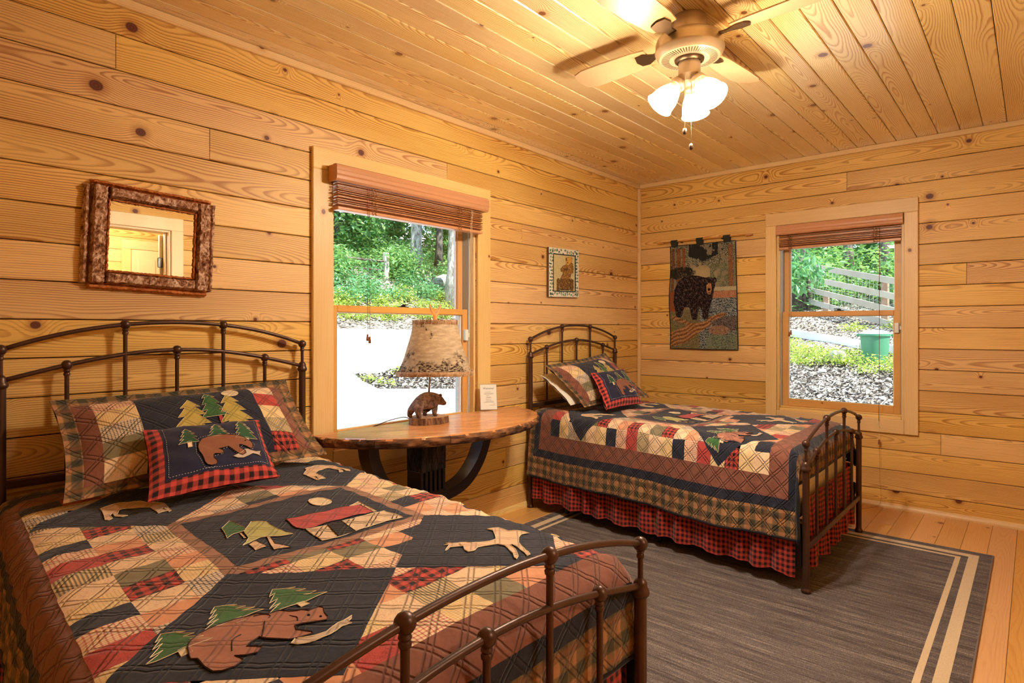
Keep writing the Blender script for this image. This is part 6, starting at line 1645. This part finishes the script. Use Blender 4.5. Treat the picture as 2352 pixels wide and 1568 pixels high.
carpet('bright_undergrowth', 'lighter green weeds in front of the pale trunks', [(rs.uniform(-13.5, -4), rs.uniform(-15.2, -13.6), rs.uniform(.5, .9), rs.uniform(.4, .7), rs.uniform(.3, .6)) for _ in range(26)], LEAF_B, 1100, .13, 6)
carpet('ground_cover', 'yellow green ground cover along the edge of the driveway', [(rs.uniform(-11, -4), rs.uniform(-14.2, -12.6), rs.uniform(.3, .7), rs.uniform(.25, .5), rs.uniform(.12, .35)) for _ in range(34)] + [(-2.0, -6.75, .24, .2, .12), (-2.2, -6.4, .22, .2, .12), (-3.1, -7.1, .3, .2, .14), (-3.3, -6.9, .2, .2, .2)], LEAF_C, 1500, .10, 7)
STONE = rough_bark('boulder_grey', srgb(96, 98, 92), srgb(150, 150, 142), srgb(196, 194, 184), 6.0, .5)
def boulder(x, y, s, label, seed, mat=STONE, name='boulder', group=None):
    rs = np.random.RandomState(seed); bm = bmesh.new(); bmesh.ops.create_icosphere(bm, subdivisions=2, radius=1.0); z0 = outside(x, y); mb = MB()
    for v in bm.verts: v.co *= 1 + .22 * math.sin(v.co.x * 3 + seed) * math.cos(v.co.y * 2.4 + seed * 2) + rs.uniform(-.05, .05)
    bm.verts.index_update(); mb.v = [(x + v.co.x * s[0], y + v.co.y * s[1], z0 + s[2] * .45 + v.co.z * s[2]) for v in bm.verts]; mb.f = [tuple(v.index for v in f.verts) for f in bm.faces]; bm.free()
    return tag(mb.build(name, mat, base=(x, y, z0), smooth=40), label, 'rock', group)
boulder(-11.5, -14.9, (.55, .4, .38), 'grey boulder half hidden beside the thick sunlit trunk', 3)
WEATH = pine('weathered_grey_wood', srgb(190, 182, 168), srgb(140, 130, 116), srgb(90, 80, 70), contrast=.5, tint=.05, rough=.8, knot_s=1.0)
WEATHV = pine('weathered_grey_post', srgb(190, 182, 168), srgb(140, 130, 116), srgb(90, 80, 70), contrast=.5, tint=.05, rough=.8, knot_s=1.0, swap='z')
lf = empty('rail_fence', (-9.0, -15.2, 2.8), 'old split rail fence with one grey post seen through the driveway window', 'fence')
MB().cbox(-9.1, -8.9, -15.28, -15.1, 2.8, 3.95, .03).build('post', WEATHV, lf)
for z in (3.62, 3.30): MB().tube([(-8.95, -15.2, z), (-7.6, -15.5, z + .05), (-6.2, -15.9, z + .02)], .045, 8).build('rail', BARKD, lf, smooth=True)

# ---- beyond window 2 (fence and bin side)
tree(-9.2, -1.25, .24, 9, [((.2, .3, 7.5), (2, 2, 1.5))], 'dark trunk at the left foot of the fence in the bin window', seed=31, bark=BARKD, nleaf=1200)
tree(-10.9, .10, .10, 9, [((0, 0, 8), (2, 2, 1.5))], 'tall dark trunk behind the fence beside its brown post', seed=32, bark=BARKD, nleaf=1200)
tree(-12.4, -.95, .12, 9, [((0, 0, 8), (2, 2, 1.5))], 'dark trunk behind the middle of the fence rails', seed=33, bark=BARKD, nleaf=1200)
for k, (x, y) in enumerate([(-15.5, -4.0), (-14.5, -1.8), (-15.0, .8), (-14.2, 3.0), (-18.0, -2.4), (-18.5, 1.6), (-13.2, -4.6), (-19.0, -6.0)]):
    tree(x, y, .10, 7, [((0, 0, .9), (1.5, 1.5, 1.1)), ((.3, .2, 2.6), (1.6, 1.6, 1.2)), ((-.2, 0, 4.4), (1.7, 1.7, 1.3))], 'leafy green woodland tree behind the board fence', seed=50 + k, bark=BARKD, nleaf=4500, size=.24)
# overhanging branch with big leaves on the left of the window
rs = np.random.RandomState(77)
hb = empty('overhanging_branch_tree', (-6.4, -1.5, z_right(-6.4, -1.5)), 'young tree with large pale green leaves hanging before the fence', 'tree')
zt = z_right(-6.4, -1.5)
MB().tube([(-6.4, -1.5, zt - .1), (-6.35, -1.35, zt + 1.0), (-6.2, -1.0, zt + 1.7), (-6.0, -.6, zt + 2.0)], [.05, .04, .03, .012], 8).build('trunk', BARKD, hb, smooth=True)
for k in range(7):
    a = rs.uniform(-1, 1); MB().tube([(-6.3, -1.2, zt + 1.3 + .1 * k), (-6.2 + .3 * a, -.9 + .12 * k, zt + 1.35 + .12 * k), (-6.0 + .5 * a, -.55 + .1 * k, zt + 1.0 + .16 * k)], [.018, .012, .005], 6).build('branch', BARKD, hb, smooth=True)
mb = MB()
for c, rad, n in (((-6.1, -.75, 2.45), (.5, .55, .42), 420), ((-6.0, -.35, 2.15), (.4, .45, .36), 300), ((-6.2, -.9, 1.95), (.4, .38, .3), 240), ((-6.3, -.6, 2.95), (.6, .8, .3), 260)):
    leaves(mb, blob_pts(c, rad, n, rs, .2), .17, rs, .7, .42)
o = mb.build('crown', LEAF_B, hb, fixn=False); o['kind'] = 'stuff'
bf = empty('board_fence', (-7.44, .65, 1.2), 'weathered four rail board fence with wire mesh and brown posts', 'fence')
BROWNP = pine('brown_fence_post', srgb(168, 138, 116), srgb(130, 100, 82), srgb(80, 56, 44), contrast=.4, tint=.03, rough=.8, knot_s=.8, swap='z')
def post(x, y, z0, z1, w=.052): MB().cbox(x - w, x + w, y - w, y + w, z0, z1, .008).build('post', BROWNP, bf)
post(-7.44, .65, 1.0, 2.10); post(-8.72, -.58, 1.3, 1.96); post(-9.3, -1.15, 1.35, 2.75); post(-6.0, 2.05, .75, 1.72)
d = np.array([-8.72 + 7.44, -.58 - .65]); d /= np.linalg.norm(d)
def rail(za, slope, t0=-2.1, t1=2.7, w=.055):
    """board along the posts: za at the tall post, rising uphill"""
    nrm = np.array([-d[1], d[0]]); nrm = nrm if nrm @ np.array([4.7 + 7.44, 2.6 - .65]) > 0 else -nrm
    vs = []
    for t in (t0, t1):
        for o_ in (.054, .080):
            for dz_ in (-w, w):
                p = np.array([-7.44, .65]) + d * t + nrm * o_; vs.append((p[0], p[1], za + slope * t + dz_))
    MB().add(vs, [(0, 1, 3, 2), (4, 6, 7, 5), (0, 4, 5, 1), (2, 3, 7, 6), (0, 2, 6, 4), (1, 5, 7, 3)]).build('rail', WEATH, bf)
for za in (2.06, 1.80, 1.56, 1.32): rail(za, .20)
mb = MB()
for k in range(44):
    p = np.array([-7.44, .65]) + d * (-2.0 + k * .105); t = -2.0 + k * .105; mb.tube([(p[0], p[1], 1.24 + .2 * t), (p[0], p[1], 2.02 + .2 * t)], .0035, 4)
for k in range(9):
    a = np.array([-7.44, .65]) + d * -2.0; b = np.array([-7.44, .65]) + d * 2.6; z = 1.26 + k * .095; mb.tube([(a[0], a[1], z - .4), (b[0], b[1], z + .52)], .0035, 4)
o = mb.build('wire_mesh', simple('fence_wire', srgb(150, 160, 150), .5, metal=.4), bf); o['kind'] = 'stuff'
BING = simple('bin_green', srgb(78, 140, 108), .5, var=.06, scale=4); BINL = simple('bin_lid_pale', srgb(196, 216, 208), .4)
gx, gy = -4.84, .95; gz = z_right(gx, gy) - .05
bn = empty('garden_bin', (gx, gy, gz), 'green plastic bin with a pale lid on the mulch bank', 'bin')
MB().lathe([(.0001, 0), (.145, 0), (.150, .02), (.178, .36), (.182, .385)], (gx, gy, gz), 28).build('bin_body', BING, bn, smooth=40)
MB().lathe([(.180, .365), (.196, .368), (.198, .392), (.180, .398)], (gx, gy, gz), 28).build('bin_rim', BING, bn, smooth=40)
MB().lathe([(.192, .398), (.188, .410), (.13, .440), (.06, .452), (.0001, .454)], (gx, gy, gz), 28).build('bin_lid', BINL, bn, smooth=True)
for s in (-1, 1): MB().cbox(gx - .012 + s * .0, gx + .012, gy + s * .196, gy + s * .222, gz + .36, gz + .395, .004).build('lid_clip', BING, bn)
ed = empty('landscape_edging', (-5.9, .1, 1.0), 'pale timber edging across the mulch bank beside the bin', 'edging')
ep = [(-6.9, -1.25), (-6.52, -.65), (-6.0, .10), (-5.55, .68), (-5.3, 1.15), (-5.0, 1.7), (-4.8, 2.3)]
for (xa, ya), (xb, yb) in zip(ep[:-1], ep[1:]):
    dd = np.array([xb - xa, yb - ya]); nn_ = np.array([-dd[1], dd[0]]) / np.linalg.norm(dd) * .07; vs = []
    for (x, y) in ((xa, ya), (xb - dd[0] * .004, yb - dd[1] * .004)):
        for s in (-1, 1):
            for z in (-.04, .075): vs.append((x + s * nn_[0], y + s * nn_[1], z_right(x, y) + z + .02))
    MB().add(vs, [(0, 1, 3, 2), (4, 6, 7, 5), (0, 4, 5, 1), (2, 3, 7, 6), (0, 2, 6, 4), (1, 5, 7, 3)]).build('edging_beam', CONC, ed)
carpet('ground_cover', 'low yellow green plants on the mulch bank around the bin', [(x, y, .95 * s, .95 * s, .36 * s) for x, y, s in [(-4.7, .45, .42), (-4.9, .1, .40), (-5.2, -.25, .40), (-4.5, .75, .34), (-4.35, 1.15, .34), (-4.2, 1.5, .36), (-5.6, -.55, .4), (-4.45, .2, .3), (-4.75, 1.35, .3), (-5.0, .75, .28), (-6.9, .3, .3), (-7.0, .9, .3), (-4.0, 1.9, .36), (-6.2, -1.3, .34), (-4.1, 1.0, .2), (-4.6, -.1, .25)]], LEAF_C, 2600, .055, 8)
carpet('undergrowth', 'green shrubs filling the space behind the board fence', [(rs.uniform(-14.5, -9.0), rs.uniform(-3.2, 3.2), rs.uniform(.6, 1.1), rs.uniform(.6, 1.1), rs.uniform(.5, 1.0)) for _ in range(34)], LEAF_A, 800, .15, 9)
boulder(-4.75, .50, (.16, .14, .10), 'grey stone among the plants beside the bin', 12); boulder(-4.35, -.22, (.10, .07, .05), 'pale flat stone at the window edge of the mulch bank', 14, CONC); boulder(-4.05, .48, (.06, .04, .03), 'small pale stone lying on the mulch below the plants', 15, CONC)
boulder(-5.6, 1.42, (.09, .07, .06), 'brown stone behind the green bin', 17, rough_bark('stone_brown', srgb(120, 92, 66), srgb(160, 126, 92), srgb(190, 160, 124), 8.0, .5))
# loose mulch chips
def chips(name, pts, label, rs, s0=.05):
    n = len(pts); mb = MB(); yaw = rs.uniform(0, 6.283, n); L_ = s0 * rs.uniform(.5, 1.6, n); w = L_ * rs.uniform(.14, .3, n); ti = rs.normal(0, .35, n)
    d_ = np.stack([np.cos(yaw) * np.cos(ti), np.sin(yaw) * np.cos(ti), np.sin(ti)], 1) * L_[:, None] / 2; s_ = np.stack([-np.sin(yaw), np.cos(yaw), rs.normal(0, .3, n)], 1) * w[:, None] / 2
    V = np.stack([pts - d_ - s_, pts + d_ - s_, pts + d_ + s_, pts - d_ + s_], 1).reshape(-1, 3); mb.v = [tuple(map(float, v)) for v in V]; mb.f = [(4 * k, 4 * k + 1, 4 * k + 2, 4 * k + 3) for k in range(n)]
    o = mb.build(name, CHIP, fixn=False); return tag(o, label, 'mulch', kind='stuff')
m, nt = new_mat('mulch_chip'); ri = nd(nt, 'ShaderNodeNewGeometry').outputs['Random Per Island']
finish(nt, ramp(nt, ri, [(.0, srgb(34, 30, 28)), (.5, srgb(86, 76, 68)), (.64, srgb(176, 166, 152)), (1, srgb(236, 230, 218))], 'LINEAR'), .9); CHIP = m
rs = np.random.RandomState(5)
x = rs.uniform(-4.6, -1.2, 9000); y = rs.uniform(-.8, 2.6, 9000); chips('mulch_chips', np.stack([x, y, -.136 - .189 * x + .012 + .05 * np.sin(x * 1.7) * np.sin(y * 1.3)], 1), 'pale wood chip mulch on the bank outside the bin window', rs)
x = rs.uniform(-5.2, -1.8, 5000); y = rs.uniform(-7.6, -5.4, 5000); k = y < .75 * x
chips('mulch_chips', np.stack([x, y, -1.008 - .178 * y + .06], 1)[k], 'grey mulch in the island bed between the driveway arms', rs, .09)
